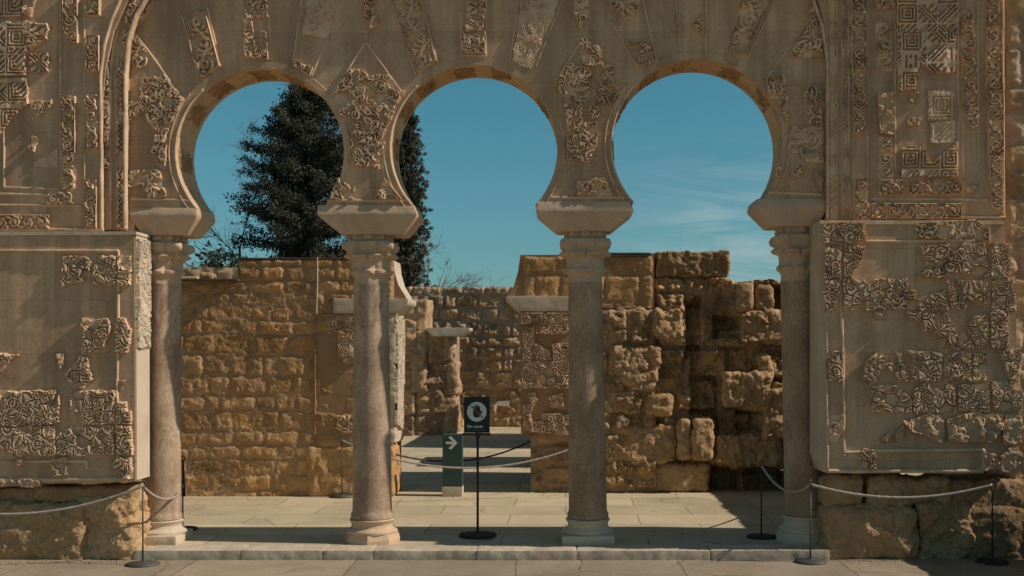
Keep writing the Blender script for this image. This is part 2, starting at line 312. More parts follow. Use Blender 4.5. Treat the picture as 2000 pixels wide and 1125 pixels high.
# ------------------------------------------------------------------ ornament carving (height fields)
class Canvas:
    def __init__(s, X, Z): s.X, s.Z = X, Z; s.H = np.zeros(X.shape)
    def win(s, pts, pad):
        X, Z = s.X, s.Z
        g = X[0, 1]-X[0, 0]
        i0 = int(max(0, (pts[:, 0].min()-pad-X[0, 0])/g)); i1 = int(min(X.shape[1], (pts[:, 0].max()+pad-X[0, 0])/g+2))
        j0 = int(max(0, (pts[:, 1].min()-pad-Z[0, 0])/g)); j1 = int(min(X.shape[0], (pts[:, 1].max()+pad-Z[0, 0])/g+2))
        if i1 <= i0 or j1 <= j0: return None
        return slice(j0, j1), slice(i0, i1)
    def stroke(s, pts, wd, h=1., style='groove'):
        pts = np.asarray(pts, float); sg = np.hypot(*np.diff(pts, axis=0).T); L_ = np.concatenate([[0], np.cumsum(sg)])
        n = max(3, int(L_[-1]/(np.max(wd)*0.45))); u = np.linspace(0, L_[-1], n)
        P = np.stack([np.interp(u, L_, pts[:, 0]), np.interp(u, L_, pts[:, 1])], 1)
        ww = np.interp(u, L_, wd) if hasattr(wd, '__len__') else np.full(n, wd)
        w_ = s.win(P, ww.max())
        if w_ is None: return
        x = s.X[w_][..., None]; z = s.Z[w_][..., None]
        d = np.hypot(x-P[:, 0], z-P[:, 1])/ww
        k = d.argmin(-1); t = np.take_along_axis(d, k[..., None], -1)[..., 0]
        if style == 'groove': hh = sm(1, .8, t)*(1-.62*np.exp(-(t/.27)**2))
        elif style == 'bead':
            a = u[k]/(ww[k]*1.5); fr = np.abs(a-np.round(a))*1.5
            hh = sm(1, .82, t)*(1-.75*sm(.62, .3, np.hypot(t, fr*1.7)))
        elif style == 'rib':
            a = u[k]/(ww[k]*.55); hh = sm(1, .8, t)*(.72+.28*np.cos(2*np.pi*a))
        else: hh = np.sqrt(np.clip(1-t*t, 0, 1))
        s.H[w_] = np.maximum(s.H[w_], hh*h)
    def leaf(s, x, z, ln, wd, ang, n=4, h=1.):
        c, q = math.cos(ang), math.sin(ang)
        w_ = s.win(np.array([[x-ln, z-ln], [x+ln, z+ln]]), 0)
        if w_ is None: return
        X = s.X[w_]-x; Z = s.Z[w_]-z; u = (X*c+Z*q)/ln; v = (-X*q+Z*c)/wd
        uu = np.clip(u, 0, 1); e = np.abs(np.sin(np.pi*uu**.8))**.7*(.8+.2*np.abs(np.sin(uu*np.pi*n)))
        t = np.abs(v)/np.maximum(e, 1e-3)
        hh = np.where((u > 0) & (u < 1) & (t < 1), sm(1, .7, t)*(.62+.38*np.abs(np.sin((uu*n-np.abs(v)*.9)*np.pi)))*(1-.35*np.exp(-(v/.12)**2)), 0)
        s.H[w_] = np.maximum(s.H[w_], hh*h)
    def fan(s, x, z, r, ang, n=5, spread=1.1, h=1.):
        for k in range(n):
            a = ang+spread*(k/(n-1)-.5)*2
            s.leaf(x, z, r*(1-.25*abs(k/(n-1)-.5)*2), r*.17, a, 1, h)
    def dot(s, x, z, r, h=1., hole=False):
        w_ = s.win(np.array([[x, z]]), r)
        if w_ is None: return
        t = np.hypot(s.X[w_]-x, s.Z[w_]-z)/r
        if hole: s.H[w_] = np.where(t < 1, s.H[w_]*sm(.3, 1, t), s.H[w_])
        else: s.H[w_] = np.maximum(s.H[w_], sm(1, .6, t)*h*(1-.4*np.exp(-(t/.35)**2)))
    def spiral(s, x, z, r, a0, sg, turns=1.35, wd=None):
        t = np.linspace(0, 1, 40); a = a0+sg*t*turns*2*np.pi; rr = r*(1-t*.78)
        s.stroke(np.stack([x+rr*np.cos(a), z+rr*np.sin(a)], 1), wd or r*.19)
def orn(style, U, V, wU, wV, rs, rot_is_v):
    """U along, V across (both centred) ; wU, wV extents"""
    C = Canvas(U, V)
    ln, wd = wU, wV
    if style == 'scroll':
        cell = wd*.93; n = max(1, round(ln/cell)); cell = ln/n; r = min(cell, wd)*.40
        ph = np.linspace(-.5, .5, 60*n)*ln
        C.stroke(np.stack([ph, wd*.36*np.sin((ph/ln+.5)*n*np.pi+np.pi/2)], 1), wd*.055)
        for k in range(n):
            u = -ln/2+(k+.5)*cell; sg = 1 if k % 2 else -1
            C.spiral(u+rs.uniform(-.03,.03)*wd, sg*wd*.03, r*rs.uniform(.9, 1.05), sg*np.pi/2+rs.uniform(-.4,.4), sg, rs.uniform(1.1, 1.6), wd*.062)
            C.fan(u, sg*wd*.02, r*.5, rs.uniform(0, 6.28), 3, .9)
            for q in (-1, 1): C.leaf(u+cell*.5, q*wd*.18, cell*.3, wd*.1, q*np.pi/2+rs.uniform(-.4,.4), 2)
    elif style == 'vine':
        n = max(1, round(ln/(wd*.78))); cell = ln/n
        ph = np.linspace(-.5, .5, 40*n)*ln
        C.stroke(np.stack([ph, wd*.20*np.sin((ph/ln+.5)*n*np.pi)], 1), wd*.058)
        for k in range(n):
            u = -ln/2+(k+.5)*cell; sg = 1 if k % 2 else -1
            C.spiral(u, -sg*wd*.10, min(cell, wd)*.42, sg*1.5+rs.uniform(-.3,.3), sg, 1.35, wd*.055)
            C.fan(u, -sg*wd*.10, wd*.17, rs.uniform(0, 6.28), 4, 1.6)
            for q in (-1, 1):
                C.fan(u+cell*.5, q*wd*.24, wd*.26, q*1.57+rs.uniform(-.4,.4), 3, .8); C.stroke([[u+cell*.5, 0], [u+cell*.52, q*wd*.24]], wd*.045)
    elif style in ('bold', 'mix'):
        mx_ = style == 'mix'; g = .086 if mx_ else .098; nu = int(ln/g)+3; nv = int(wd/(g*.9))+3; pts = []
        for i in range(nu):
            for j in range(nv): pts.append((-ln/2+(i-.5+.5*(j % 2))*g+rs.uniform(-.26,.26)*g, -wd/2+(j-.5)*g*.9+rs.uniform(-.26,.26)*g))
        pts = np.array(pts); sd_ = int(rs.randint(40)); n_ = len(pts)
        Uw = U+fbm(U, V, 11, 2, sd_)*.034; Vw = V+fbm(U, V, 11, 2, sd_+5)*.034
        d1 = np.full(U.shape, 9.); d2 = d1.copy(); k = np.zeros(U.shape, int)
        for q, (a, b) in enumerate(pts):
            d = np.hypot(Uw-a, Vw-b); cl = d < d1; d2 = np.where(cl, d1, np.minimum(d2, d)); k[cl] = q; d1 = np.minimum(d1, d)
        edge = (d2-d1)/2; A_ = rs.uniform(0, 6.28, n_)[k]; ty = rs.choice([0, 0, 1, 1, 1, 2, 2, 3, 3, 4], n_)[k]; sg = rs.choice([-1, 1], n_)[k]
        x = Uw-pts[k, 0]; z = Vw-pts[k, 1]; lx = x*np.cos(A_)+z*np.sin(A_); lz = -x*np.sin(A_)+z*np.cos(A_)
        cr_ = lambda c: sm(-.35, .25, c)
        s0 = cr_(np.cos(2*np.pi*(d1/g*3.3)+sg*np.arctan2(lz, lx)))
        s1 = cr_(np.cos(np.arctan2(lz, lx+.52*g)*8.5+sg*d1/g*1.5))*sm(.08, .16, np.hypot(lx+.52*g, lz)/g)
        l2 = lz+lx*lx*5*sg; s2 = np.maximum(cr_(np.cos((lx-np.abs(l2)*1.1)/g*2*np.pi*4.6)), sm(.075, .05, np.abs(l2)/g))*np.where(np.abs(np.abs(l2)/g-.095) < .022, .0, 1)
        l3 = lz+lx*lx*4*sg; bd_ = np.abs(np.mod(lx/g*3.6, 1)-.5)/3.6*g; ln3 = np.mod(l3/g*2.4+.5, 1)-.5
        s3 = np.where(np.abs(ln3) > .40, 0, 1)*(1-.95*sm(.0095, .006, np.hypot(bd_, ln3/2.4*g)))
        H = np.choose(ty, [s0, s1, s2, s3, np.zeros(U.shape)]); H = .22+.78*H
        H = np.where(edge < .011, 1., H)*sm(.0018, .0045, edge); H = np.where(ty == 4, sm(.009, .006, edge)*sm(.0018, .0045, edge)*.8, H)
        if mx_:
            ring = np.where(np.abs(d1/g-.45) < .05, 1, 0)*(np.mod(A_*sg, 2) > .55)
            C.H = np.where(ty == 4, 0, np.maximum(np.choose(np.minimum(ty, 3), [s0, s1, s2, s3])*sm(.44, .40, d1/g), ring))
            for (u, v) in pts:
                d = np.hypot(pts[:, 0]-u, pts[:, 1]-v); b_ = pts[rs.choice(np.argsort(d)[1:5])]
                m_ = np.array([(u+b_[0])/2-(b_[1]-v)*.5, (v+b_[1])/2+(b_[0]-u)*.5]); t = np.linspace(0, 1, 16)[:, None]
                C.stroke((1-t)**2*np.array([u, v])+2*t*(1-t)*m_+t*t*b_, g*.105, 1.)
        else: C.H = H
    elif style == 'bold_':
        g = .104
        nu = int(ln/g)+2; nv = int(wd/g)+2; pts = []
        for i in range(nu):
            for j in range(nv):
                u = -ln/2+(i+.5*(j % 2))*g+rs.uniform(-.16,.16)*g; v = -wd/2+j*g*.88+rs.uniform(-.16,.16)*g; pts.append((u, v))
        pts = np.array(pts)
        for (u, v) in pts:                     # winding stems from neighbour to neighbour
            d = np.hypot(pts[:, 0]-u, pts[:, 1]-v); o_ = np.argsort(d)[1:5]; b_ = pts[rs.choice(o_)]
            m_ = np.array([(u+b_[0])/2-(b_[1]-v)*.35, (v+b_[1])/2+(b_[0]-u)*.35]); t = np.linspace(0, 1, 16)[:, None]
            C.stroke((1-t)**2*np.array([u, v])+2*t*(1-t)*m_+t*t*b_, g*.095, .9)
        for (u, v) in pts:
            q = rs.rand(); a = rs.uniform(0, 6.28)
            if q < .40: C.spiral(u, v, g*.44, a, rs.choice([-1, 1]), 1.3, g*.095)
            elif q < .75: C.fan(u-g*.35*math.cos(a), v-g*.35*math.sin(a), g*.85, a, 5, 1.0)
            else: C.leaf(u-g*.55*math.cos(a), v-g*.55*math.sin(a), g*1.2, g*.30, a, 4)
        nb = int(ln*wd/(g*g)*(.20 if style == 'bold' else .07))+1
        for _ in range(nb):
            u = rs.uniform(-.5,.5)*ln; v = rs.uniform(-.5,.5)*wd; r = g*rs.uniform(.9, 1.8); a = rs.uniform(0, 6.28); sp = rs.uniform(1.2, 2.6)
            t = np.linspace(a, a+sp, 30); st = rs.choice(['bead', 'bead', 'rib', 'groove'])
            C.stroke(np.stack([u+r*np.cos(t), v+r*np.sin(t)], 1), g*(.19 if st != 'groove' else .12), 1.12, st)
    elif style == 'zig':
        n = max(2, round(ln/(wd*1.0))); ph = np.linspace(-.5, .5, 2*n+1)*ln
        C.stroke(np.stack([ph, wd*.33*np.where(np.arange(2*n+1) % 2, 1, -1)], 1), wd*.10)
        for k in range(2*n): C.dot((ph[k]+ph[k+1])/2, wd*.33*(1 if k % 2 else -1)*-.3, wd*.12)
        C.stroke([[-ln/2, wd*.46], [ln/2, wd*.46]], wd*.08); C.stroke([[-ln/2, -wd*.46], [ln/2, -wd*.46]], wd*.08)
    elif style == 'fret':
        g = .165; iu = np.floor(U/g+.5); iv = np.floor(V/g+.5); a = (U/g-iu)*2; b = (V/g-iv)*2
        k = (TB[(iu.astype(int)*3+11) & 255, (iv.astype(int)*5+int(rs.randint(99))) & 255]*6).astype(int)
        m = np.maximum(np.abs(a), np.abs(b)); sq = lambda x: sm(-.25, .25, np.sin(x*np.pi*2))
        rings = sq(m*3.2+.1)*np.where((b > 0) & (np.abs(a) < .12) & (m < .9), 0, 1)
        d1 = np.where(a+b > 0, sq((a-b)*1.7), sq(m*3.2)); d2 = np.where(np.abs(a-b) < .7, sq((a-b)*2.1), np.where((np.abs(a)+np.abs(b)) < 1.2, .3, 1))
        tri = np.where(np.abs(a+b) < .55, sq((a+b)*2.2), sq(np.abs(a-b)*1.4+.2))
        C.H = np.choose(k, [rings, rings, d1, d2, tri, np.maximum(sq(a*2.1), sq(m*1.6)*.9)])
        C.H = np.maximum(C.H, sm(.86, .96, m))
    elif style == 'lump':
        C.H = .35+.65*np.clip(fbm(U, V, 22, 4, rs.randint(50))*1.6+.3, 0, 1)
    elif style == 'grape':                   # vine leaf over hanging cones, used on a spandrel
        return orn('mix', U, V, wU, wV, rs, rot_is_v)
    return C.H
SEED = [100]
def carve(name, P, style, m, parent, O, Ua, Va, Na, base=.002, amp=.034, border=0., g=.0038, rag=.009, axis=None, label=None, dens=1., hole=.0):
    """P: outline in (u, v) metres on the plane through O; relief grows along Na"""
    SEED[0] += 1; sd_ = SEED[0]; rs = np.random.RandomState(sd_)
    P = np.array(P, float); u0, v0 = P.min(0)-2*g; u1, v1 = P.max(0)+2*g
    U, V = np.meshgrid(np.arange(u0, u1+g, g), np.arange(v0, v1+g, g))
    sd = polysd(U, V, P); sdr = sd+(fbm(U, V, 14, 3, sd_)*rag*1.6+rag*.25)+(fbm(U, V, 60, 2, sd_+5)*rag*.4)
    ins = sdr > 0
    cen = P.mean(0)
    if axis is None:
        A = np.cov(np.stack([U[ins], V[ins]])) if ins.sum() > 10 else np.eye(2)
        ev, vec = np.linalg.eigh(A); ax = vec[:, 1]; axis = math.atan2(ax[1], ax[0])
        cen = np.array([U[ins].mean(), V[ins].mean()]) if ins.sum() > 10 else cen
        if style == 'fret' or (len(P) == 4 and ev[1] < ev[0]*1.3): axis = 0
    ca, sa = math.cos(axis), math.sin(axis)
    pu = (P[:, 0]-cen[0])*ca+(P[:, 1]-cen[1])*sa; pv = -(P[:, 0]-cen[0])*sa+(P[:, 1]-cen[1])*ca
    cu = (pu.max()+pu.min())/2; cv = (pv.max()+pv.min())/2; lu = np.ptp(pu); lv = np.ptp(pv)
    if abs(sa)+abs(ca) < 1.02:   # axis-aligned: canvas directly in the local frame
        A1 = (U-cen[0])*ca+(V-cen[1])*sa-cu; B1 = -(U-cen[0])*sa+(V-cen[1])*ca-cv
    # canvas on a regular rotated grid then sampled
    gg = g*.9; cu_ = np.arange(-lu/2-gg, lu/2+2*gg, gg); cv_ = np.arange(-lv/2-gg, lv/2+2*gg, gg)
    CU, CV = np.meshgrid(cu_, cv_); Hc = orn(style, CU, CV, lu, lv, rs, False)
    a = ((U-cen[0])*ca+(V-cen[1])*sa-cu-cu_[0])/gg; b = (-(U-cen[0])*sa+(V-cen[1])*ca-cv-cv_[0])/gg
    a = np.clip(a, 0, len(cu_)-1.001); b = np.clip(b, 0, len(cv_)-1.001); ia = a.astype(int); ib = b.astype(int); fa = a-ia; fb = b-ib
    H = (Hc[ib, ia]*(1-fa)+Hc[ib, ia+1]*fa)*(1-fb)+(Hc[ib+1, ia]*(1-fa)+Hc[ib+1, ia+1]*fa)*fb
    if border:
        rr = np.abs(sd-border*.5)/(border*.5); H = np.maximum(np.where(sd < border*1.25, 0, H), sm(1.15, .6, rr)*1.05)
    wear = np.clip(1.0+fbm(U, V, 8, 3, sd_+9)*.7, .4, 1.0)
    H = np.clip(H*1.25, 0, 1.05)*wear
    h = base+amp*H+fbm(U, V, 45, 3, sd_+3)*.0022
    if hole:
        lost = fbm(U, V, 7, 4, sd_+21) > hole; h = np.where(lost, base*.3+fbm(U, V, 30, 3, sd_)*.003, h)
    h = np.where(ins, h, -.012)
    v = np.array(O)[None, None]+U[..., None]*np.array(Ua)+V[..., None]*np.array(Va)+h[..., None]*np.array(Na)
    f = gridf(*U.shape, mask=ins)
    if np.dot(np.cross(Ua, Va), Na) < 0: f = f[:, ::-1]
    if len(f) == 0: return None
    v, f = compact(v.reshape(-1, 3), f)
    o = obj(name, v, f, m, parent, False)
    if label: o['label'] = label
    return o
def frag(px, style, Y, parent, name='carved_fragment', m=None, **k):
    P = [W(x, y, Y) for x, y in px]
    return carve(name, P, style, m or M['worn' if style == 'lump' else 'carved'], parent, (0, Y, 0), (1, 0, 0), (0, 0, 1), (0, -1, 0), **k)
def rct(x0, y0, x1, y1): return [(x0, y0), (x1, y0), (x1, y1), (x0, y1)]
def ridge(pts, wpx, h, Y, parent, m=None, name='moulding', rag=.0015):
    """raised fillet following a pixel path on plane Y"""
    P = np.array([W(x, y, Y) for x, y in pts]); sg = np.hypot(*np.diff(P, axis=0).T); L_ = np.concatenate([[0], np.cumsum(sg)])
    n = max(6, int(L_[-1]/.012)); u = np.linspace(0, L_[-1], n); Q = np.stack([np.interp(u, L_, P[:, 0]), np.interp(u, L_, P[:, 1])], 1)
    T = np.gradient(Q, axis=0); T /= np.linalg.norm(T, axis=1)[:, None]; Nn = np.stack([-T[:, 1], T[:, 0]], 1)
    SEED[0] += 1
    ww = wpx/235/2*(1+fbm(u, u*0+SEED[0], 9, 3, SEED[0])*.25); hh = h*(1+fbm(u, u*0, 7, 3, SEED[0]+4)*.45)
    prof = [(-1, -.3), (-.95, .55), (-.6, 1), (.6, 1), (.95, .55), (1, -.3)]
    v = np.stack([np.stack([Q[:, 0]+Nn[:, 0]*ww*a, np.full(n, Y)-hh*b, Q[:, 1]+Nn[:, 1]*ww*a], 1) for a, b in prof], 1).reshape(-1, 3)
    f = [(i*6+j, i*6+j+1, (i+1)*6+j+1, (i+1)*6+j) for i in range(n-1) for j in range(5)]+[(5,4,3,2,1,0), tuple((n-1)*6+j for j in range(6))]
    return obj(name, v, f, m or M['carved'], parent, True)

# ------------------------------------------------------------------ rubble walls (height fields)
def stones(X, Z, ch, wr, seed, warp=.03, j=.022):
    rs = np.random.RandomState(seed)
    Xw = X+fbm(X, Z, 2.3, 3, seed)*warp; Zw = Z+fbm(X, Z, 1.9, 3, seed+7)*warp*.8
    zc = [-1.0]
    while zc[-1] < 6.5: zc.append(zc[-1]+ch*rs.uniform(.72, 1.3))
    zc = np.array(zc); row = np.clip(np.searchsorted(zc, Zw)-1, 0, len(zc)-2)
    d = np.zeros(X.shape); sid = np.zeros(X.shape, int); lx = np.zeros(X.shape); lz = np.zeros(X.shape)
    for r in range(len(zc)-1):
        m_ = row == r
        if not m_.any(): continue
        rs = np.random.RandomState(seed*131+r); xs = [-9-rs.rand()*.3]
        while xs[-1] < 17: xs.append(xs[-1]+rs.uniform(*wr)*(1 if rs.rand() > .12 else .5))
        xs = np.array(xs); x = Xw[m_]; k = np.clip(np.searchsorted(xs, x)-1, 0, len(xs)-2)
        a = np.minimum(x-xs[k], xs[k+1]-x); b = np.minimum(Zw[m_]-zc[r], zc[r+1]-Zw[m_])
        rc = .05; q = np.where((a < rc) & (b < rc), rc-np.hypot(rc-a, rc-b), np.minimum(a, b))
        d[m_] = q; sid[m_] = r*101+k*7+3
        lx[m_] = (x-(xs[k]+xs[k+1])/2)/(xs[k+1]-xs[k]); lz[m_] = (Zw[m_]-(zc[r]+zc[r+1])/2)/ch
    return d, sid, lx, lz
def crag(n, k=3.):
    t = n*k; f = np.floor(t); return (f+sm(.30, .70, t-f))/k
def rubble_h(X, Z, seed, ch=.27, wr=(.22,.5), joint=.014, bulge=.03, rough=.02, offs=.02, proud=0., erode=0.):
    d, sid, lx, lz = stones(X, Z, ch, wr, seed)
    hs = lambda k: TB[(sid*k+seed) & 255, (sid//3+k*17) & 255]
    d = d+fbm(X, Z, 16, 3, seed+2)*.016
    e = sm(joint*.4, joint*.4+.035, d)
    n1 = fbm(X, Z, 9, 5, seed+31, .62)*.6+crag(fbm(X+.3*fbm(X, Z, 5, 2, seed), Z, 7, 4, seed+33, .55), 4.)*.9; n2 = fbm(X, Z, 3.2, 3, seed+40)
    n1 = n1-.35*np.clip(1-np.abs(fbm(X, Z, 11, 3, seed+36))*7, 0, 1)
    body = bulge*(.55+.45*sm(0, .06, d))+(hs(5)-.5)*offs*2+(lx*(hs(7)-.5)+lz*(hs(11)-.6))*offs*2.2+n1*rough+n2*rough*1.1
    if erode:
        pit = np.clip(fbm(X, Z, 5.5, 5, seed+55, .62)-.05, 0, 1); body = body-pit*erode*1.5
    mort = fbm(X, Z, 26, 3, seed+3)*.007+bulge*.22
    h = mort*(1-e)+np.maximum(body, mort-.03)*e-.009*np.exp(-((d-.004)/.007)**2)*sm(-.25, .15, fbm(X, Z, 4, 3, seed+91))
    t = .70+hs(13)*.50+fbm(X, Z, 12, 4, seed+61)[...]*.22; warm = (hs(17)-.5)*.22
    tint = np.stack([t*(1+warm*.3), t, t*(1-warm)], -1)
    mt = np.array([.92, 1.0, 1.20])*(.92+.12*fbm(X, Z, 6, 2, seed)[..., None])
    tint = tint*e[..., None]+mt*(1-e[..., None])
    return h, tint
def rwall(name, x0, x1, z0, top, Yf, th, m, parent=None, seed=1, res=.016, origin=None, extra=None, label=None, slope=0., xp=0., seam='', **k):
    """masonry wall: carved front sheet, sides, top and back; top may be a function of x"""
    nx = int((x1-x0)/res)+2; xs = np.linspace(x0, x1, nx); tf = top if callable(top) else (lambda x: np.full_like(x, top))
    tp = tf(xs); nz = int((tp.max()-z0)/res)+2
    X = np.tile(xs, (nz, 1)); Z = z0+(tp-z0)[None, :]*np.linspace(0, 1, nz)[:, None]
    h, tint = rubble_h(X, Z, seed, **k)
    if extra is not None: h = h+extra(X, Z)
    rd = .035; fall = np.minimum(np.minimum(X-x0 if 'l' not in seam else X*0+9, x1-X), tp[None, :]-Z if 't' not in seam else X*0+9); h = h-rd*(1-sm(0, rd, fall))*.8
    Y = Yf-h
    sh = fbm(Y*3+Z, Z, 6, 3, seed+70)*.02
    V = [np.stack([X, Y, Z], -1).reshape(-1, 3)]; Fq = [gridf(nz, nx)]; T_ = [tint.reshape(-1, 3)]
    idx = np.arange(nz*nx).reshape(nz, nx); off = nz*nx
    # skirt: left, top, right strips with their own masonry relief
    nd = max(3, int(th/.03))
    loop = np.concatenate([idx[:, 0], idx[-1, 1:-1], idx[::-1, -1]])
    base = V[0][loop]; nl = len(loop)
    nr = np.zeros((nl, 3)); nr[:nz, 0] = -1; nr[nz:nl-nz, 2] = 1; nr[nl-nz:, 0] = 1
    S = np.linspace(0, 1, nd)[:, None]
    P = np.repeat(base[None], nd, 0); P[..., 1] = base[None, :, 1]+(Yf+th-base[None, :, 1])*S
    hh, tt = rubble_h(P[..., 1]+base[None, :, 0]*.0+seed, np.where(nr[None, :, 2] > 0, base[None, :, 0], P[..., 2]), seed+5, **k)
    P = P+nr[None]*((hh-.03)*np.minimum(1, S*4))[..., None]*np.where(S > 0, 1, 0)[..., None]
    V.append(P.reshape(-1, 3)); T_.append(tt.reshape(-1, 3)); Fq.append(gridf(nd, nl)[:, ::-1]+off); off += nd*nl
    v = np.concatenate(V); f = np.concatenate(Fq); tn = np.concatenate(T_)
    for V__ in V: V__[:, 1] += slope*(V__[:, 0]-xp)
    # back sheet
    bk = np.array([[x0, Yf+th, z0], [x1, Yf+th, z0], [x1, Yf+th, tp[-1]-.02], [x0, Yf+th, tp[0]-.02]])
    v = np.concatenate([v, bk]); tn = np.concatenate([tn, np.ones((4, 3))]); f = np.concatenate([f, [[off+3, off+2, off+1, off]]])
    o = obj(name, v, f[:, ::-1][:, ::-1], m, parent, True, col=np.clip(tn, 0, 1.3), origin=origin)
    if label: o['label'] = label
    return o
def topfn(pts, Y, jag=.012, seed=3):
    q = [W(x, y, Y) for x, y in pts]; xs = [a for a, b in q]; zs = [b for a, b in q]
    return lambda x: np.interp(x, xs, zs)+fbm(x, x*0, 7, 3, seed)*jag
# ------------------------------------------------------------------ setting: ground, pavement, floor
def sheet(name, x0, x1, y0, y1, z, m):
    return tag(obj(name, [(x0, y0, z), (x1, y0, z), (x1, y1, z), (x0, y1, z)], [(0, 1, 2, 3)], m), kind='structure')
sheet('ground', -400, 400, -200, 900, -.10, M['earth'])
sheet('pavement', -9, 9, -16, .1, -.075, M['pave'])
sheet('courtyard_floor', -9, 8, .04, 15, 0.0, M['floor'])
XL, XR = W(260, 1078, -.22)[0], W(1621, 1070, -.22)[0]
kerb = thing('stone_step', ((XL+XR)/2, -.09, -.075), 'long low pale stone step running under the four columns of the arcade', 'step')
js = [260, 470, 632, 728, 930, 1126, 1388, 1621]
rk = np.random.RandomState(4)
for a, b in zip(js[:-1], js[1:]):
    rbox('step_slab', W(a, 1078, -.22)[0]+.0005, W(b, 1078, -.22)[0]-.0005, -.225+rk.uniform(-.008,.008), .06, -.09, .004+rk.uniform(-.002,.002), M['kerb'], kerb,
         r=.009, res=.016, amp=.012, fr=8, seed=a % 50, n_oct=5, tint=None)

# ------------------------------------------------------------------ the arcade wall
ARCH = [(508, 298, 163.5, 405, 405), (926, 290, 162.5, 402, 400), (1362, 283, 166.5, 394, 390)]
TOPZ = 4.66; T = .45
fac = thing('carved_facade', (W(926, 0)[0], .2, 2.6), 'tall sandstone facade with three horseshoe arches and carved plant ornament above the columns', 'facade')
def arcpts(c, n=96):
    cx, cy, r, yl, yr = c
    a0 = math.pi+math.asin(min(1, (yl-cy)/r)); a1 = -math.asin(min(1, (yr-cy)/r))
    return [W(cx+r*math.cos(a), cy-r*math.sin(a)) for a in np.linspace(a0, a1, n)]
pts = [(W(-330, 0)[0], TOPZ), (W(-330, 0)[0], W(0, 452)[1]), W(262, 452), W(262, 405)]
nb = len(pts)
for c in ARCH: pts += arcpts(c)
pts += [W(1612, 390), W(1612, 432), (W(1975, 0)[0], W(0, 432)[1]), (W(1975, 0)[0], TOPZ)]
pts = pts[::-1]
mbw = MB().prism(pts, 0, T); wall = mbw.build('wall_face', M['plaster'], fac)
wall.data.materials.append(M['intrados'])
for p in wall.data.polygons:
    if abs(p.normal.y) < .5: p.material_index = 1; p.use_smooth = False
# archivolts, slightly proud bands round each opening
for c in ARCH:
    cx, cy, r, yl, yr = c
    n = 120; r0, r1 = r+.6, r+14; a0 = math.pi+math.asin((yl-cy-1)/r0); a1 = -math.asin((yr-cy-1)/r0); A = np.linspace(a0, a1, n); v = []
    jt = .0045+.0035*np.sign(fbm(A*2.2, A*0, 1.2, 1, int(cx)))*sm(0, .15, np.abs(fbm(A*2.2, A*0, 1.2, 1, int(cx))))
    for k, a in enumerate(A):
        for rr, d in ((r0, -.004), (r0, jt[k]), (r1, jt[k]), (r1+1, -.004)):
            x, z = W(cx+rr*math.cos(a), cy-rr*math.sin(a)); v.append((x, -d, z))
    obj('archivolt', v, [(i*4+j, (i+1)*4+j, (i+1)*4+j+1, i*4+j+1) for i in range(n-1) for j in range(3)], M['plaster'], fac, False)
    for rr, wd_, aa in ((r+2, 4, (132, 222)), (r+14, 3, (140, 206)), (r+14, 3, (208, 226)), (r+13, 2.5, (-38, 20))):
        ridge([(cx+rr*math.cos(R(t)), cy-rr*math.sin(R(t))) for t in np.linspace(aa[0], aa[1], 24)], wd_, .013, 0, fac, name='fillet')
    # carved panels under the curve of the arch
    for a_ in (35, 68, 96, 125, 152, 180):
        aa = R(a_+rk.uniform(-4, 4)); dl = .17; x, z = W(cx+r*math.cos(aa), cy-r*math.sin(aa))
        nrm = np.array([-math.cos(aa), 0, -math.sin(aa)]); ua = np.array([-math.sin(aa), 0, math.cos(aa)])
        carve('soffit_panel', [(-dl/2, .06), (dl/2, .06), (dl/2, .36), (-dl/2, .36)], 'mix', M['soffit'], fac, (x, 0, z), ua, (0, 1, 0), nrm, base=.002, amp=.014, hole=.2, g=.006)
# blocks standing a little proud on both sides of the arched field
def slab(name, px, Yf, Yb, m, parent, ztop=None):
    P = [W(x, y, Yf) for x, y in px]
    return MB().prism(P[::-1], Yf, Yb).build(name, m, parent)
YA, YB = -.05, -.10
slab('wall_panel', [(-330, -20), (258, -20), (222, 60), (206, 130), (200, 200), (200, 449), (-330, 449)], YB, .002, M['plaster'], fac)
slab('wall_panel', [(262, -20), (285, -20), (262, 50), (252, 110), (248, 170), (246, 449), (204, 449), (204, 200), (210, 130), (226, 60)], YA, .002, M['plaster'], fac)
slab('wall_panel', [(1665, -20), (1962, -20), (1962, 428), (1663, 428)], YB, .002, M['plaster'], fac)
slab('wall_panel', [(1590, -20), (1661, -20), (1661, 430), (1617, 430), (1615, 100), (1608, 40)], YA, .002, M['plaster'], fac)
# broken cornice added unseen above the view, depths shaped to shade the upper wall
cr_ = MB(); xc = [W(p, 0)[0] for p in (-330, 120, 480, 640, 1000, 1260, 1400, 1500, 1580, 1680, 1820, 1975)]
for (a, b, pj) in zip(xc[:-1], xc[1:], (.12, .07, .05, .085, .06, .10, .17, .13, .22, .16, .24)): cr_.box(a, b-.002, -pj-(.10 if b < -3.5 or a > 2.3 else 0), .3, TOPZ+.003, TOPZ+.14)
cr_.build('shade_cornice', M['plaster'], fac)
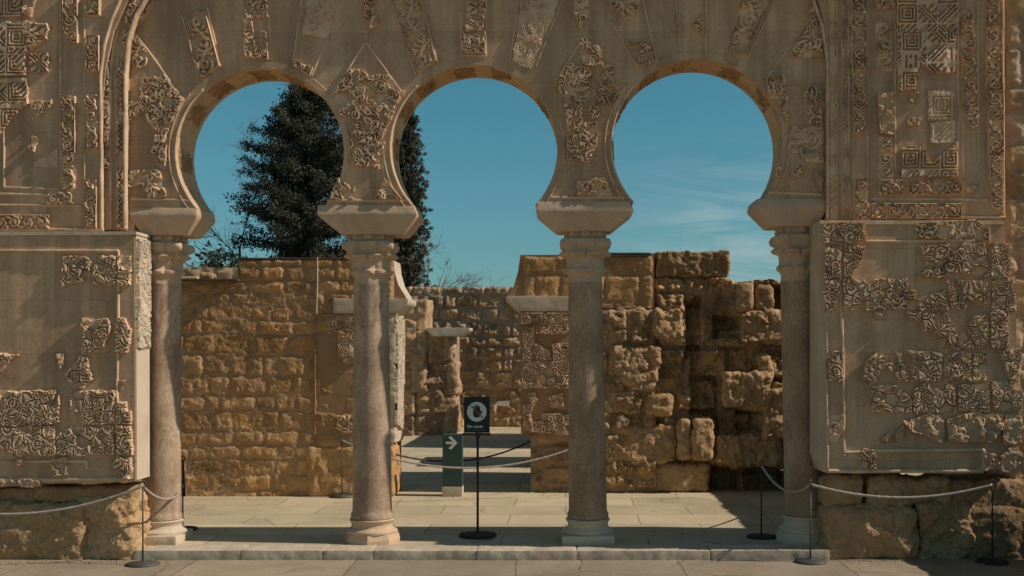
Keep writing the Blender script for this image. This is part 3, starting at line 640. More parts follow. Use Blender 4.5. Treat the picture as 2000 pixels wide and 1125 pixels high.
# mouldings
for p, w_, h_, y_ in [
    ([(199, 448), (197, 150), (204, 90), (218, 40), (240, -10)], 6, .022, YB), ([(165, 448), (165, 0)], 3, .008, YB),
    ([(217, 448), (216, 150), (222, 90), (236, 40), (256, -8)], 5, .018, YA), ([(245, 448), (246, 150), (252, 80), (268, 30), (292, -10)], 8, .034, YA),
    ([(228, 448), (228, 150), (232, 110)], 3, .01, YA),
    ([(1616, 430), (1616, 120), (1606, 50), (1588, 0)], 5, .018, YA), ([(1634, 430), (1634, 0)], 3, .012, YA), ([(1645, 430), (1645, 0)], 3, .010, YA), ([(1660, 430), (1657, 0)], 6, .022, YA),
    ([(0, 250), (8, 250), (8, 366), (117, 370)], 4, .012, YB), ([(-20, 378), (122, 382)], 5, .012, YB), ([(-20, 400), (160, 402)], 4, .010, YB), ([(118, 0), (118, 366)], 3, .006, YB),
    ([(-20, 449), (203, 449)], 7, .020, YB),
    ([(1694, 265), (1694, 350)], 4, .008, YB), ([(1748, 0), (1748, 330)], 4, .010, YB), ([(1871, 0), (1871, 345)], 4, .010, YB), ([(1880, 240), (1882, 350)], 5, .012, YB),
    ([(1700, 388), (1930, 390)], 4, .008, YB), ([(1909, 0), (1911, 380)], 3, .006, YB), ([(1875, 424), (1962, 424)], 5, .014, YB), ([(1958, 0), (1960, 425)], 5, .014, YB),
    ([(265, 66), (361, 198)], 5, .014, 0), ([(355, 30), (368, 75), (388, 150)], 3, .006, 0), ([(405, 15), (432, 132)], 4, .010, 0), ([(477, -5), (477, 115)], 3, .008, 0), ([(526, -5), (526, 118)], 3, .008, 0),
    ([(590, -5), (572, 122)], 3, .007, 0), ([(640, 75), (608, 150)], 4, .010, 0), ([(713, 84), (646, 188)], 5, .012, 0), ([(716, 84), (788, 186)], 4, .012, 0), ([(725, 60), (722, 95)], 3, .010, 0),
    ([(765, 0), (812, 146)], 3, .010, 0), ([(820, 0), (855, 125)], 5, .014, 0), ([(900, -5), (901, 108), (949, 110), (950, -5)], 3, .008, 0), ([(1012, 0), (996, 128)], 3, .008, 0), ([(1098, 0), (1046, 132)], 3, .008, 0),
    ([(1136, 80), (1086, 158)], 4, .010, 0), ([(1150, 82), (1212, 186)], 7, .022, 0), ([(1192, 40), (1248, 135)], 3, .008, 0), ([(1255, 0), (1283, 122)], 4, .012, 0),
    ([(1320, -5), (1327, 104), (1378, 105), (1380, -5)], 3, .007, 0), ([(1448, -5), (1418, 105)], 3, .008, 0), ([(1516, -5), (1458, 118)], 3, .008, 0), ([(1590, 28), (1500, 148)], 4, .009, 0),
    ([(1500, 376), (1606, 380)], 5, .008, 0), ([(640, 392), (800, 392)], 5, .010, 0), ([(1075, 386), (1220, 386)], 5, .010, 0), ([(255, 388), (372, 392)], 5, .010, 0),
    ([(690, 375), (700, 330), (694, 280), (672, 225)], 4, .010, 0), ([(754, 380), (748, 320), (755, 280)], 4, .010, 0),
]: ridge(p, w_, h_, y_, fac)
# carved voussoirs and fragments of the arched field  (pixel outline, pattern, options)
V_ = 'carved_voussoir'; C_ = 'carved_fragment'
for px, st, nm, kw in [
    ([(366, 48), (385, 26), (403, 24), (431, 130), (395, 152), (376, 108)], 'vine', V_, dict(border=.010)),
    ([(480, -8), (523, -8), (525, 35), (481, 38)], 'mix', V_, {}), ([(478, 38), (494, 42), (500, 92), (524, 84), (525, 118), (480, 112)], 'mix', V_, dict(border=.008)),
    ([(512, 60), (524, 62), (522, 76), (512, 74)], 'mix', C_, {}),
    ([(600, -8), (664, -8), (640, 76), (592, 66)], 'vine', V_, dict(base=.006, amp=.014)), ([(574, 117), (614, 131), (606, 150), (574, 130)], 'mix', V_, dict(border=.007)),
    ([(262, 66), (294, 104), (290, 134), (257, 130), (256, 92)], 'vine', V_, {}),
    ([(274, 155), (304, 152), (322, 146), (358, 198), (344, 226), (326, 262), (302, 256), (286, 232), (276, 200)], 'mix', C_, {}),
    ([(250, 205), (272, 196), (280, 212), (256, 240), (252, 262)], 'mix', C_, {}), ([(304, 262), (326, 262), (325, 330), (312, 330), (300, 300)], 'mix', C_, {}),
    ([(256, 332), (312, 330), (328, 385), (292, 388), (280, 362), (252, 365)], 'mix', C_, {}), ([(262, 5), (300, 2), (290, 30), (268, 52)], 'mix', C_, {}),
    ([(690, 130), (722, 148), (760, 146), (789, 182), (770, 212), (764, 236), (748, 262), (702, 262), (684, 236), (655, 218), (646, 190), (668, 158)], 'mix', C_, dict(hole=.28)),
    ([(690, 255), (752, 258), (748, 300), (728, 306), (716, 296), (700, 322), (684, 296)], 'mix', C_, {}), ([(680, 320), (690, 300), (722, 296), (748, 324), (745, 330)], 'mix', C_, {}),
    ([(645, 390), (662, 348), (682, 362), (690, 390)], 'mix', C_, {}), ([(732, 390), (752, 348), (786, 390)], 'mix', C_, dict(border=.006)),
    ([(712, -8), (736, -8), (730, 28), (742, 50), (724, 62), (712, 30)], 'mix', C_, dict(base=.018)),
    ([(766, -8), (820, -8), (852, 118), (816, 143), (790, 70)], 'vine', V_, dict(border=.009, amp=.026)),
    ([(910, -8), (950, -8), (944, 60), (912, 62)], 'mix', V_, {}), ([(903, 62), (912, 70), (940, 68), (948, 62), (948, 105), (903, 104)], 'mix', V_, dict(border=.008)),
    ([(1018, -8), (1094, -8), (1070, 60), (1036, 134), (1000, 122), (1012, 48)], 'vine', V_, dict(base=.006, amp=.015)),
    ([(1120, -8), (1152, -8), (1146, 40), (1132, 60), (1120, 36)], 'mix', C_, {}),
    ([(1130, 80), (1146, 78), (1172, 128), (1140, 130)], 'mix', C_, dict(base=.014)), ([(1152, 84), (1172, 92), (1180, 112), (1172, 118)], 'lump', C_, dict(base=.03, amp=.02)),
    ([(1090, 160), (1106, 122), (1150, 132), (1166, 186), (1130, 210), (1094, 190)], 'mix', C_, {}), ([(1180, 128), (1196, 128), (1210, 184), (1192, 206), (1166, 200)], 'mix', C_, {}),
    ([(1098, 196), (1136, 198), (1140, 240), (1120, 262), (1108, 252)], 'mix', C_, {}), ([(1150, 205), (1166, 202), (1172, 230), (1150, 234)], 'mix', C_, {}),
    ([(1106, 240), (1166, 238), (1168, 282), (1150, 318), (1106, 312)], 'mix', C_, dict(hole=.3)), ([(1128, 356), (1180, 344), (1200, 384), (1128, 386)], 'scroll', C_, {}),
    ([(1186, -8), (1252, -8), (1246, 22), (1222, 40), (1192, 16)], 'vine', V_, {}), ([(1222, 80), (1272, 88), (1282, 122), (1246, 130)], 'mix', V_, dict(border=.007)),
    ([(1321, 26), (1331, 28), (1332, 70), (1324, 72)], 'lump', C_, {}), ([(1352, 48), (1372, 28), (1374, 70)], 'mix', C_, {}),
    ([(1448, -8), (1512, -8), (1454, 108), (1424, 98)], 'vine', V_, dict(border=.007)), ([(1420, 106), (1442, 122), (1436, 128), (1416, 116)], 'lump', C_, {}),
    ([(1566, 70), (1588, 30), (1606, 30), (1606, 112), (1540, 112), (1552, 84)], 'mix', C_, {}), ([(1580, 24), (1592, 12), (1600, 26)], 'mix', C_, {}),
    ([(1494, 152), (1532, 146), (1538, 200), (1538, 244), (1524, 214), (1500, 182)], 'mix', C_, {}), ([(1566, 186), (1582, 164), (1604, 176), (1602, 200), (1576, 206)], 'mix', C_, {}),
    ([(1576, 212), (1604, 214), (1602, 246), (1574, 244)], 'mix', C_, {}), ([(1545, 248), (1608, 246), (1606, 318), (1576, 318), (1560, 300), (1536, 300)], 'mix', C_, dict(base=.008, amp=.018)),
    ([(1545, 322), (1570, 326), (1560, 350), (1546, 344)], 'mix', C_, {}), ([(1588, 330), (1606, 352), (1602, 374), (1592, 358)], 'lump', C_, {}), ([(1518, 320), (1532, 326), (1524, 348), (1514, 342)], 'mix', C_, {}),
]: frag(px, st, 0, fac, nm, **kw)
# fragments of the two side fields
P_ = 'carved_panel'
for px, st, y_, kw in [
    (rct(232, 120, 242, 446), 'zig', YA, dict(hole=.25)), ([(236, 110), (246, 110), (262, 30), (276, 0), (262, -8), (248, 36)], 'mix', YA, {}), (rct(207, 108, 215, 180), 'mix', YA, {}), (rct(205, 190, 215, 330), 'mix', YA, dict(hole=.2)),
    (rct(168, -8, 197, 32), 'mix', YB, dict(border=.006)), (rct(170, 70, 196, 140), 'scroll', YB, dict(border=.005)), (rct(168, 186, 194, 296), 'scroll', YB, dict(hole=.35)), (rct(166, 352, 191, 447), 'scroll', YB, dict(border=.004)),
    ([(124, -8), (154, -8), (154, 86), (146, 88), (126, 60)], 'scroll', YB, dict(border=.005)), (rct(120, 188, 149, 300), 'scroll', YB, dict(border=.004)), ([(118, 300), (149, 300), (148, 374), (122, 370)], 'scroll', YB, {}),
    ([(96, 374), (146, 374), (146, 402), (96, 402)], 'scroll', YB, {}), (rct(-8, 420, 98, 449), 'scroll', YB, dict(border=.005)),
    (rct(-60, 44, 56, 106), 'fret', YB, dict(base=.016)), ([(-60, 106), (52, 106), (52, 148), (-60, 150)], 'fret', YB, dict(base=.014)), (rct(-60, 154, 55, 206), 'fret', YB, {}), ([(-8, 206), (54, 200), (2, 262), (-8, 262)], 'fret', YB, {}),
    ([(48, 44), (98, 50), (96, 78), (60, 100)], 'mix', YB, dict(base=.016)), (rct(62, 106, 96, 142), 'fret', YB, {}), ([(64, 200), (104, 196), (100, 210), (66, 236)], 'mix', YB, {}), ([(58, 290), (66, 266), (76, 272), (70, 300)], 'mix', YB, {}),
    (rct(-60, -8, 44, 34), 'fret', YB, {}), ([(46, -8), (72, -8), (62, 34), (46, 26)], 'lump', YB, {}), ([(68, 318), (112, 290), (112, 326), (66, 326)], 'mix', YB, dict(base=.002, amp=.006)),
    (rct(1619, 0, 1632, 430), 'zig', YA, dict(base=.006, amp=.014, hole=.3)), (rct(1647, 0, 1656, 430), 'zig', YA, dict(base=.006, amp=.012, hole=.25)),
    (rct(1662, -8, 1692, 120), 'scroll', YB, dict(border=.006)), ([(1664, 120), (1692, 112), (1693, 248), (1680, 266), (1668, 260)], 'scroll', YB, dict(border=.005)), (rct(1668, 350, 1698, 428), 'scroll', YB, dict(border=.005)),
    (rct(1700, 398, 1876, 427), 'scroll', YB, dict(border=.005)), (rct(1710, -8, 1742, 18), 'mix', YB, dict(base=.018)), ([(1710, 44), (1738, 44), (1744, 70), (1742, 138), (1712, 138)], 'scroll', YB, dict(amp=.03)),
    ([(1712, 182), (1742, 180), (1746, 264), (1716, 262)], 'lump', YB, dict(base=.02, amp=.035)), ([(1714, 268), (1744, 268), (1746, 350), (1716, 350)], 'scroll', YB, dict(amp=.028)),
    (rct(1716, 352, 1762, 381), 'scroll', YB, dict(border=.005)), ([(1772, 356), (1876, 350), (1876, 380), (1774, 381)], 'scroll', YB, dict(border=.005)),
    (rct(1750, -8, 1868, 66), 'fret', YB, dict(base=.012)), ([(1750, 66), (1806, 66), (1792, 140), (1786, 178), (1752, 178)], 'fret', YB, dict(base=.012)), ([(1800, 66), (1864, 66), (1862, 142), (1822, 146), (1790, 118)], 'fret', YB, dict(base=.016)),
    ([(1775, 178), (1798, 182), (1790, 202), (1776, 200)], 'lump', YB, {}), ([(1772, 228), (1800, 228), (1794, 246), (1774, 244)], 'mix', YB, {}),
    (rct(1812, 178, 1864, 234), 'fret', YB, dict(base=.006, amp=.014)), (rct(1816, 238, 1864, 280), 'fret', YB, dict(base=.006, amp=.012)), ([(1760, 290), (1800, 284), (1818, 320), (1868, 278), (1868, 346), (1760, 346)], 'fret', YB, dict(base=.012)),
    ([(1874, 22), (1898, 18), (1904, 60), (1904, 98), (1876, 96)], 'scroll', YB, {}), ([(1876, 98), (1906, 100), (1908, 210), (1880, 206)], 'scroll', YB, dict(border=.004)), ([(1880, 208), (1908, 212), (1908, 256), (1896, 254)], 'mix', YB, {}),
    ([(1888, 366), (1912, 362), (1910, 376), (1888, 376)], 'mix', YB, {}), (rct(1924, -8, 1952, 52), 'scroll', YB, dict(border=.004)), ([(1926, 54), (1954, 54), (1956, 178), (1924, 176)], 'scroll', YB, dict(border=.005)),
    ([(1926, 178), (1958, 178), (1958, 300), (1930, 300)], 'scroll', YB, dict(border=.005)), ([(1930, 302), (1958, 300), (1958, 418), (1936, 404)], 'scroll', YB, dict(border=.004)),
]: frag(px, st, y_, fac, P_, **kw)

# ------------------------------------------------------------------ left and right carved piers
def pier(name, label, loc): return thing(name, loc, label, 'pier')
YP = -.25
pl = pier('carved_pier', 'left projecting wall panel, mostly smooth plaster with acanthus fragments, on a boulder base', (W(120, 0, YP)[0], 0, -.075))
slab('plaster_slab', [(-330, 452), (262, 452), (264, 940), (-330, 958)], YP, .06, M['plaster'], pl)
slab('slab_edge', [(-330, 452), (266, 452), (266, 458), (-330, 462)], YP-.012, .05, M['pale'], pl)
for p, w_, h_ in [([(-20, 490), (232, 490)], 6, .018), ([(232, 490), (231, 620), (229, 760), (231, 900)], 5, .018), ([(-20, 902), (168, 900), (170, 916)], 6, .018), ([(-20, 938), (250, 936)], 8, .012), ([(133, 934), (134, 906)], 3, .010)]:
    ridge(p, w_, h_, YP, pl)
bold = dict(base=.004, amp=.038)
for px, st, kw in [
    ([(126, 500), (170, 500), (180, 512), (176, 540), (158, 556), (123, 557)], 'bold', bold), ([(186, 524), (200, 500), (228, 500), (228, 557), (185, 556)], 'bold', bold), (rct(234, 500, 256, 557), 'bold', bold),
    ([(163, 622), (212, 622), (217, 640), (206, 676), (180, 690), (166, 688)], 'bold', bold), ([(228, 620), (246, 622), (259, 645), (250, 688), (229, 688)], 'bold', bold), ([(-8, 690), (38, 692), (16, 712), (0, 728), (-8, 726)], 'bold', bold),
    ([(114, 690), (126, 690), (128, 712), (120, 722), (114, 710)], 'lump', bold), ([(148, 716), (158, 698), (174, 698), (180, 740), (162, 758), (134, 744), (132, 728)], 'bold', bold), ([(230, 744), (246, 744), (238, 760), (230, 760)], 'lump', {}),
    ([(-8, 764), (110, 762), (108, 780), (70, 790), (60, 828), (-8, 832)], 'bold', bold), ([(62, 790), (112, 792), (118, 770), (120, 826), (60, 830)], 'bold', bold), ([(140, 764), (226, 762), (226, 828), (168, 828), (160, 800), (142, 812)], 'bold', bold),
    ([(230, 786), (246, 786), (248, 804), (230, 810)], 'bold', {}), ([(230, 806), (257, 804), (257, 828), (230, 828)], 'bold', bold), ([(-8, 840), (28, 834), (110, 832), (112, 888), (30, 890), (-8, 866)], 'bold', bold),
    ([(114, 848), (150, 832), (196, 836), (224, 834), (226, 888), (116, 888)], 'bold', bold), ([(230, 832), (258, 832), (260, 888), (230, 888)], 'bold', bold), ([(226, 894), (257, 894), (258, 934), (238, 930), (224, 908)], 'bold', bold),
    ([(36, 894), (46, 890), (48, 906), (38, 908)], 'lump', {}), ([(106, 894), (132, 894), (132, 902), (106, 902)], 'lump', {}), ([(-8, 934), (84, 936), (80, 950), (-8, 950)], 'lump', dict(base=.012, amp=.02)),
    ([(100, 904), (132, 904), (132, 926), (112, 928)], 'mix', {}),
]: frag(px, st, YP, pl, 'carved_fragment', **kw)
xs_ = W(263, 700, YP)[0]
slab('jamb_facing', [(263.5, 460), (266, 460), (267, 938), (263.5, 938)], YP+.01, .05, M['pale'], pl)
xs_ = W(266, 700, YP)[0]-.004
carve('carved_jamb', [(-.235, W(0, 680, YP)[1]), (.02, W(0, 680, YP)[1]), (.03, W(0, 466, YP)[1]), (-.235, W(0, 466, YP)[1])], 'bold', M['pale'], pl, (xs_, 0, 0), (0, 1, 0), (0, 0, 1), (1, 0, 0), base=.012, amp=.016)
gz = -.09
bt = np.array([1, 1, 1.])
def boulder(px, Y0, Y1, parent, seed, m='boulder', amp=.07, r=.055, fr=3.4, tint=bt, name='base_stone', res=.012):
    x0, y0, x1, y1 = px; a, z1 = W(x0, y0, Y0); b, z0 = W(x1, y1, Y0)
    return rbox(name, a, b, Y0, Y1, z0, z1, M[m], parent, r=r, res=res, amp=amp, fr=fr, seed=seed, n_oct=6, tint=tint)
boulder((-300, 984, 160, 1110), -.20, .15, pl, 3, amp=.09); boulder((148, 968, 264, 1106), -.17, .18, pl, 5, amp=.13, tint=bt*1.25, fr=4.5)
boulder((-300, 950, 70, 992), -.14, .15, pl, 8, amp=.05, r=.05, tint=bt*.8); boulder((60, 948, 262, 985), -.15, .12, pl, 11, amp=.05, r=.05, tint=bt*.85)
pr = pier('carved_pier', 'right projecting wall panel almost covered with broken acanthus carving, on dark boulders', (W(1800, 0, YP)[0], 0, -.075))
slab('plaster_slab', [(1608, 432), (1962, 432), (1964, 480), (1984, 620), (1992, 920), (1615, 924), (1606, 890)], YP, .06, M['plaster'], pr)
slab('slab_edge', [(1598, 432), (1611, 430), (1612, 600), (1618, 922), (1608, 922), (1598, 890)], YP-.006, .07, M['pink'], pr)
slab('slab_edge', [(1602, 430), (1962, 430), (1962, 438), (1602, 438)], YP-.012, .05, M['carved'], pr)
for p, w_, h_ in [([(1690, 472), (1905, 470)], 6, .016), ([(1641, 480), (1642, 620)], 4, .012), ([(1643, 610), (1646, 700), (1648, 892)], 6, .020), ([(1611, 610), (1616, 700)], 5, .018), ([(1614, 740), (1616, 915)], 5, .014),
                  ([(1648, 884), (1680, 882)], 6, .02), ([(1706, 880), (1920, 878), (1922, 920)], 7, .024), ([(1616, 920), (1920, 920)], 8, .024), ([(1932, 432), (1934, 680)], 3, .008)]:
    ridge(p, w_, h_, YP, pr)
for px, st, kw in [
    ([(1606, 436), (1688, 434), (1690, 470), (1634, 476), (1606, 478)], 'bold', bold), ([(1786, 436), (1905, 430), (1930, 450), (1930, 470), (1786, 466)], 'mix', dict(border=.006, amp=.03)),
    ([(1610, 482), (1640, 482), (1640, 544), (1608, 544)], 'bold', bold), ([(1648, 480), (1690, 480), (1680, 510), (1660, 542), (1646, 540)], 'bold', bold),
    ([(1796, 482), (1862, 474), (1918, 476), (1930, 540), (1842, 530), (1808, 518)], 'bold', bold), ([(1788, 542), (1812, 524), (1850, 522), (1842, 542)], 'bold', bold), ([(1934, 476), (1974, 476), (1972, 544), (1934, 542)], 'bold', bold),
    ([(1612, 548), (1640, 546), (1632, 600), (1616, 606), (1604, 570)], 'bold', bold), ([(1646, 548), (1684, 546), (1704, 562), (1684, 580), (1664, 604), (1648, 598)], 'bold', bold),
    ([(1686, 562), (1706, 546), (1768, 544), (1770, 560), (1740, 566), (1778, 602), (1690, 606)], 'bold', bold), ([(1742, 566), (1786, 568), (1796, 604), (1740, 606)], 'bold', bold), ([(1790, 584), (1842, 566), (1850, 606), (1796, 606)], 'bold', bold),
    ([(1846, 544), (1856, 546), (1866, 590), (1886, 560), (1886, 604), (1856, 606)], 'bold', bold), ([(1866, 548), (1926, 546), (1932, 604), (1890, 584)], 'bold', bold), ([(1934, 546), (1978, 544), (1982, 606), (1934, 606)], 'bold', bold),
    ([(1704, 608), (1728, 608), (1724, 626), (1708, 622)], 'lump', bold), ([(1768, 608), (1796, 608), (1794, 630), (1778, 624)], 'bold', bold), ([(1800, 610), (1838, 612), (1846, 606), (1868, 650), (1860, 680), (1836, 680), (1832, 652), (1802, 648)], 'bold', bold),
    ([(1868, 660), (1882, 644), (1900, 680), (1866, 682)], 'bold', bold), ([(1888, 640), (1900, 616), (1926, 616), (1928, 680), (1904, 680)], 'bold', bold), ([(1932, 608), (1966, 608), (1966, 680), (1932, 680)], 'bold', bold),
    (rct(1618, 684, 1644, 746), 'bold', bold), ([(1684, 742), (1694, 700), (1716, 686), (1740, 712), (1718, 720), (1712, 744)], 'bold', bold), ([(1734, 718), (1746, 684), (1758, 690), (1772, 744), (1758, 742)], 'bold', bold),
    ([(1768, 684), (1822, 684), (1838, 690), (1836, 744), (1778, 744), (1782, 700)], 'bold', bold), ([(1842, 700), (1862, 684), (1894, 690), (1896, 744), (1842, 742)], 'bold', bold), ([(1898, 690), (1924, 690), (1924, 744), (1898, 744)], 'bold', bold),
    ([(1950, 684), (1990, 682), (1992, 744), (1970, 742)], 'bold', bold), ([(1702, 804), (1702, 758), (1740, 748), (1780, 780), (1776, 806)], 'bold', bold), ([(1782, 760), (1810, 744), (1820, 760), (1862, 746), (1866, 806), (1782, 806)], 'bold', bold),
    ([(1868, 750), (1928, 748), (1928, 804), (1868, 804)], 'bold', bold), ([(1936, 746), (1994, 746), (1994, 802), (1938, 802)], 'bold', bold),
    ([(1613, 812), (1646, 810), (1648, 840), (1634, 862), (1616, 858)], 'scroll', bold), ([(1762, 822), (1806, 810), (1838, 808), (1842, 862), (1816, 862), (1800, 846), (1780, 846)], 'lump', dict(base=.02, amp=.04)),
    ([(1718, 858), (1734, 846), (1742, 864), (1724, 866)], 'lump', bold), ([(1748, 836), (1762, 832), (1762, 862), (1748, 862)], 'lump', bold), ([(1846, 816), (1900, 806), (1956, 810), (1958, 836), (1930, 862), (1848, 862)], 'lump', dict(base=.022, amp=.045)),
    ([(1958, 808), (1992, 806), (1994, 864), (1960, 866)], 'lump', dict(base=.02, amp=.02)), ([(1684, 876), (1706, 878), (1712, 918), (1674, 914), (1678, 896)], 'bold', bold), ([(1922, 884), (1940, 884), (1962, 914), (1922, 918)], 'lump', dict(base=.02, amp=.03)),
    ([(1950, 890), (1972, 872), (1996, 886), (1996, 922), (1956, 922)], 'lump', dict(base=.025, amp=.02)), ([(1696, 750), (1712, 748), (1712, 700)], 'lump', {}),
]: frag(px, st, YP, pr, 'carved_fragment', **kw)
boulder((1612, 988, 1800, 1104), -.20, .2, pr, 21, amp=.09, r=.09); boulder((1612, 930, 1690, 992), -.14, .2, pr, 24, amp=.06); boulder((1696, 932, 1860, 996), -.15, .2, pr, 26, amp=.10)
boulder((1795, 984, 1900, 1108), -.16, .2, pr, 28, amp=.12, fr=4.5, tint=bt*.9); boulder((1856, 936, 2200, 1000), -.13, .2, pr, 31, tint=bt*.8); boulder((1890, 990, 2200, 1112), -.17, .2, pr, 33, amp=.06, tint=np.array([.62,.62,.62]))

# ------------------------------------------------------------------ columns
YC = .25; kc = (D+YC)/F
def capital(parent, cx, z0, z1, r, seed, m):
    nu, nv = 168, 96; rs = np.random.RandomState(seed)
    th, v = np.meshgrid(np.linspace(0, 2*np.pi, nu+1), np.linspace(0, 1, nv))
    lob = lambda n, ph: np.abs(np.cos(th*n/2+ph))**.55
    rad = np.interp(v, [0, .13, .16, .20, .25, .28, .42, .47, .50, .54, .57, .60, .66, .80, .835, .95, .955, 1], [1, 1.01, 1.05, 1.22, 1.22, 1.10, 1.13, 1.20, 1.46, 1.50, 1.36, 1.28, 1.46, 1.48, 1.10, 1.10, 1.34, 1.36])*r
    rad += r*(.34*(lob(8, 0)-.75)*np.exp(-((v-.21-.03*lob(8, 0))/.055)**2)+.42*(lob(8, np.pi/2)-.75)*np.exp(-((v-.52-.03*lob(8, np.pi/2))/.06)**2))
    rad -= r*.10*(1-lob(8, 0))*sm(.26, .32, v)*sm(.48, .42, v)
    sq = sm(.50, .68, v); p = 2+3.0*sq
    rad *= (np.abs(np.cos(th))**p+np.abs(np.sin(th))**p)**(-1/p)*(1-.05*sq)
    dg = np.abs(np.mod(th, np.pi/2)-np.pi/4); fc = np.minimum(np.mod(th, np.pi/2), np.pi/2-np.mod(th, np.pi/2))
    rad += r*.30*np.exp(-(dg/.22)**2-((v-.72)/.10)**2)-r*.12*sm(.10, .04, np.abs(dg-.36))*sm(.60, .64, v)*sm(.83, .80, v)
    rad += r*.20*(sm(.26, .20, fc)+sm(.12, .08, np.abs(fc-.62)))*sm(.835, .85, v)*sm(.97, .94, v)
    rad += rs.normal()*0
    P = np.stack([rad*np.cos(th), rad*np.sin(th), z0+(z1-z0)*v], -1)
    nzv = fbm3(P*1.0+seed, 16, 4, seed); nzv[:, -1] = nzv[:, 0]
    k = 1+nzv*.07; P[..., 0] *= k; P[..., 1] *= k
    P[..., 0] += cx; P[..., 1] += YC
    Vv = P.reshape(-1, 3); f = gridf(nv, nu+1)
    return obj('capital', Vv, f, m, parent, True)
def column(cx0, cx1, yb, yb2, ycb, yct, rb, rt, label, m, sqb, seed, imp, bm='pale'):
    z = lambda y: W(0, y, YC)[1]; x0, x1 = W(cx0, 0, YC)[0], W(cx1, 0, YC)[0]
    c = thing('marble_column', (x0, YC, 0), label, 'column', 'columns of the arcade')
    zb = z(yb2); zt = z(ycb)
    # shaft
    n, nv = 72, 110; th, v = np.meshgrid(np.linspace(0, 2*np.pi, n+1), np.linspace(0, 1, nv))
    r = rb+(rt-rb)*v**1.1; r = r+np.interp(v, [0, .018, .022, .03, .97, .985, 1], [.013, .013, .004, 0, 0, .003, .003])
    P = np.stack([r*np.cos(th), r*np.sin(th), v], -1); q = P.copy(); q[..., 2] *= 3
    nn = fbm3(q+seed, 3.5, 5, seed); nn[:, -1] = nn[:, 0]; P[..., :2] *= (1+nn*.018)[..., None]
    P[..., 0] += x0+(x1-x0)*v; P[..., 1] += YC; P[..., 2] = zb+(zt-zb)*v
    obj('shaft', P.reshape(-1, 3), gridf(nv, n+1), M[m], c, True)
    # base
    hb = zb-.0; k = rb/.163
    if sqb: rbox('plinth', x0-sqb, x0+sqb, YC-.235, YC+.22, -.004, hb*.40, M[bm], c, r=.012, res=.016, amp=.012, seed=seed)
    else:
        prof = [(.235, -.003), (.238, .03), (.225, hb*.38), (.19, hb*.42)]
        mb = MB().lathe(prof, (x0, YC, 0), 8); mb.build('plinth', M[bm], c)
    n, nv = 64, 40; th, v = np.meshgrid(np.linspace(0, 2*np.pi, n+1), np.linspace(0, 1, nv))
    r = np.interp(v, [0, .05, .2, .32, .42, .6, .8, .86, .95, 1], [.200, .212, .214, .196, .176, .170, .181, .190, .190, .170])*k
    P = np.stack([r*np.cos(th), r*np.sin(th), hb*.37+(hb*.63-.004)*v], -1); nn = fbm3(P+seed, 9, 4, seed+2); nn[:, -1] = nn[:, 0]
    P[..., :2] *= (1+nn*.05)[..., None]; P[..., 0] += x0; P[..., 1] += YC
    obj('base', P.reshape(-1, 3), gridf(nv, n+1), M[bm], c, True)
    capital(c, x1, zt, z(yct), rt*1.0, seed, M['pink'])
    # impost block: (top-left, top-right, widest-left, widest-right, bottom-left, bottom-right) pixels on the wall plane
    tl, tr, wl_, wr_, bl, br_, yt, yw, yb_ = imp
    zt_, zw, zb_ = W(0, yt)[1], W(0, yw)[1], W(0, yb_)[1]; X = lambda p: W(p, 0)[0]
    def wp(p):
        zz = p[:, 2]; a = np.clip((zz-zw)/(zt_-zw), 0, 1); b = np.clip((zw-zz)/(zw-zb_), 0, 1)
        lx = np.where(zz > zw, X(wl_)+(X(tl)-X(wl_))*a, X(wl_)+(X(bl)-X(wl_))*b); rx = np.where(zz > zw, X(wr_)+(X(tr)-X(wr_))*a, X(wr_)+(X(br_)-X(wr_))*b)
        u = (p[:, 0]-X(wl_))/(X(wr_)-X(wl_)); p[:, 0] = lx+(rx-lx)*u
        yf = np.where(zz > zw, -.03+.02*a, -.03+.075*b); yk = np.where(zz > zw, T+.03-.02*a, T+.03-.075*b)
        q = (p[:, 1]+.03)/(T+.06); p[:, 1] = yf+(yk-yf)*q
        return p
    rbox('impost', X(wl_), X(wr_), -.03, T+.03, zb_, zt_, M['pink'], c, r=.008, res=.018, amp=.006, fr=7, seed=seed, warp=wp)
    return c
column(316, 320, 1060, 1012, 556, 458, .158, .140, 'first column from the left, brown marble with the sun on its lower half', 'marble_warm', .20, 11, (255, 385, 255, 387, 272, 362, 405, 422, 458))
column(727, 725, 1062, 1010, 556, 455, .166, .146, 'second column from the left, reddish marble with a narrow streak of sun and a worn round base', 'marble_warm', 0, 22, (621, 808, 619, 816, 664, 786, 400, 420, 457), bm='pink')
column(1148, 1143, 1062, 1010, 553, 449, .163, .144, 'third column from the left, grey marble on a square plinth right of the hand sign', 'marble_grey', .222, 33, (1050, 1230, 1046, 1238, 1086, 1194, 393, 414, 450))
column(1570, 1557, 1057, 1004, 550, 440, .160, .140, 'fourth column from the left, shaded marble close against the right carved pier', 'marble_grey', 0, 44, (1478, 1616, 1475, 1616, 1508, 1600, 388, 404, 441))

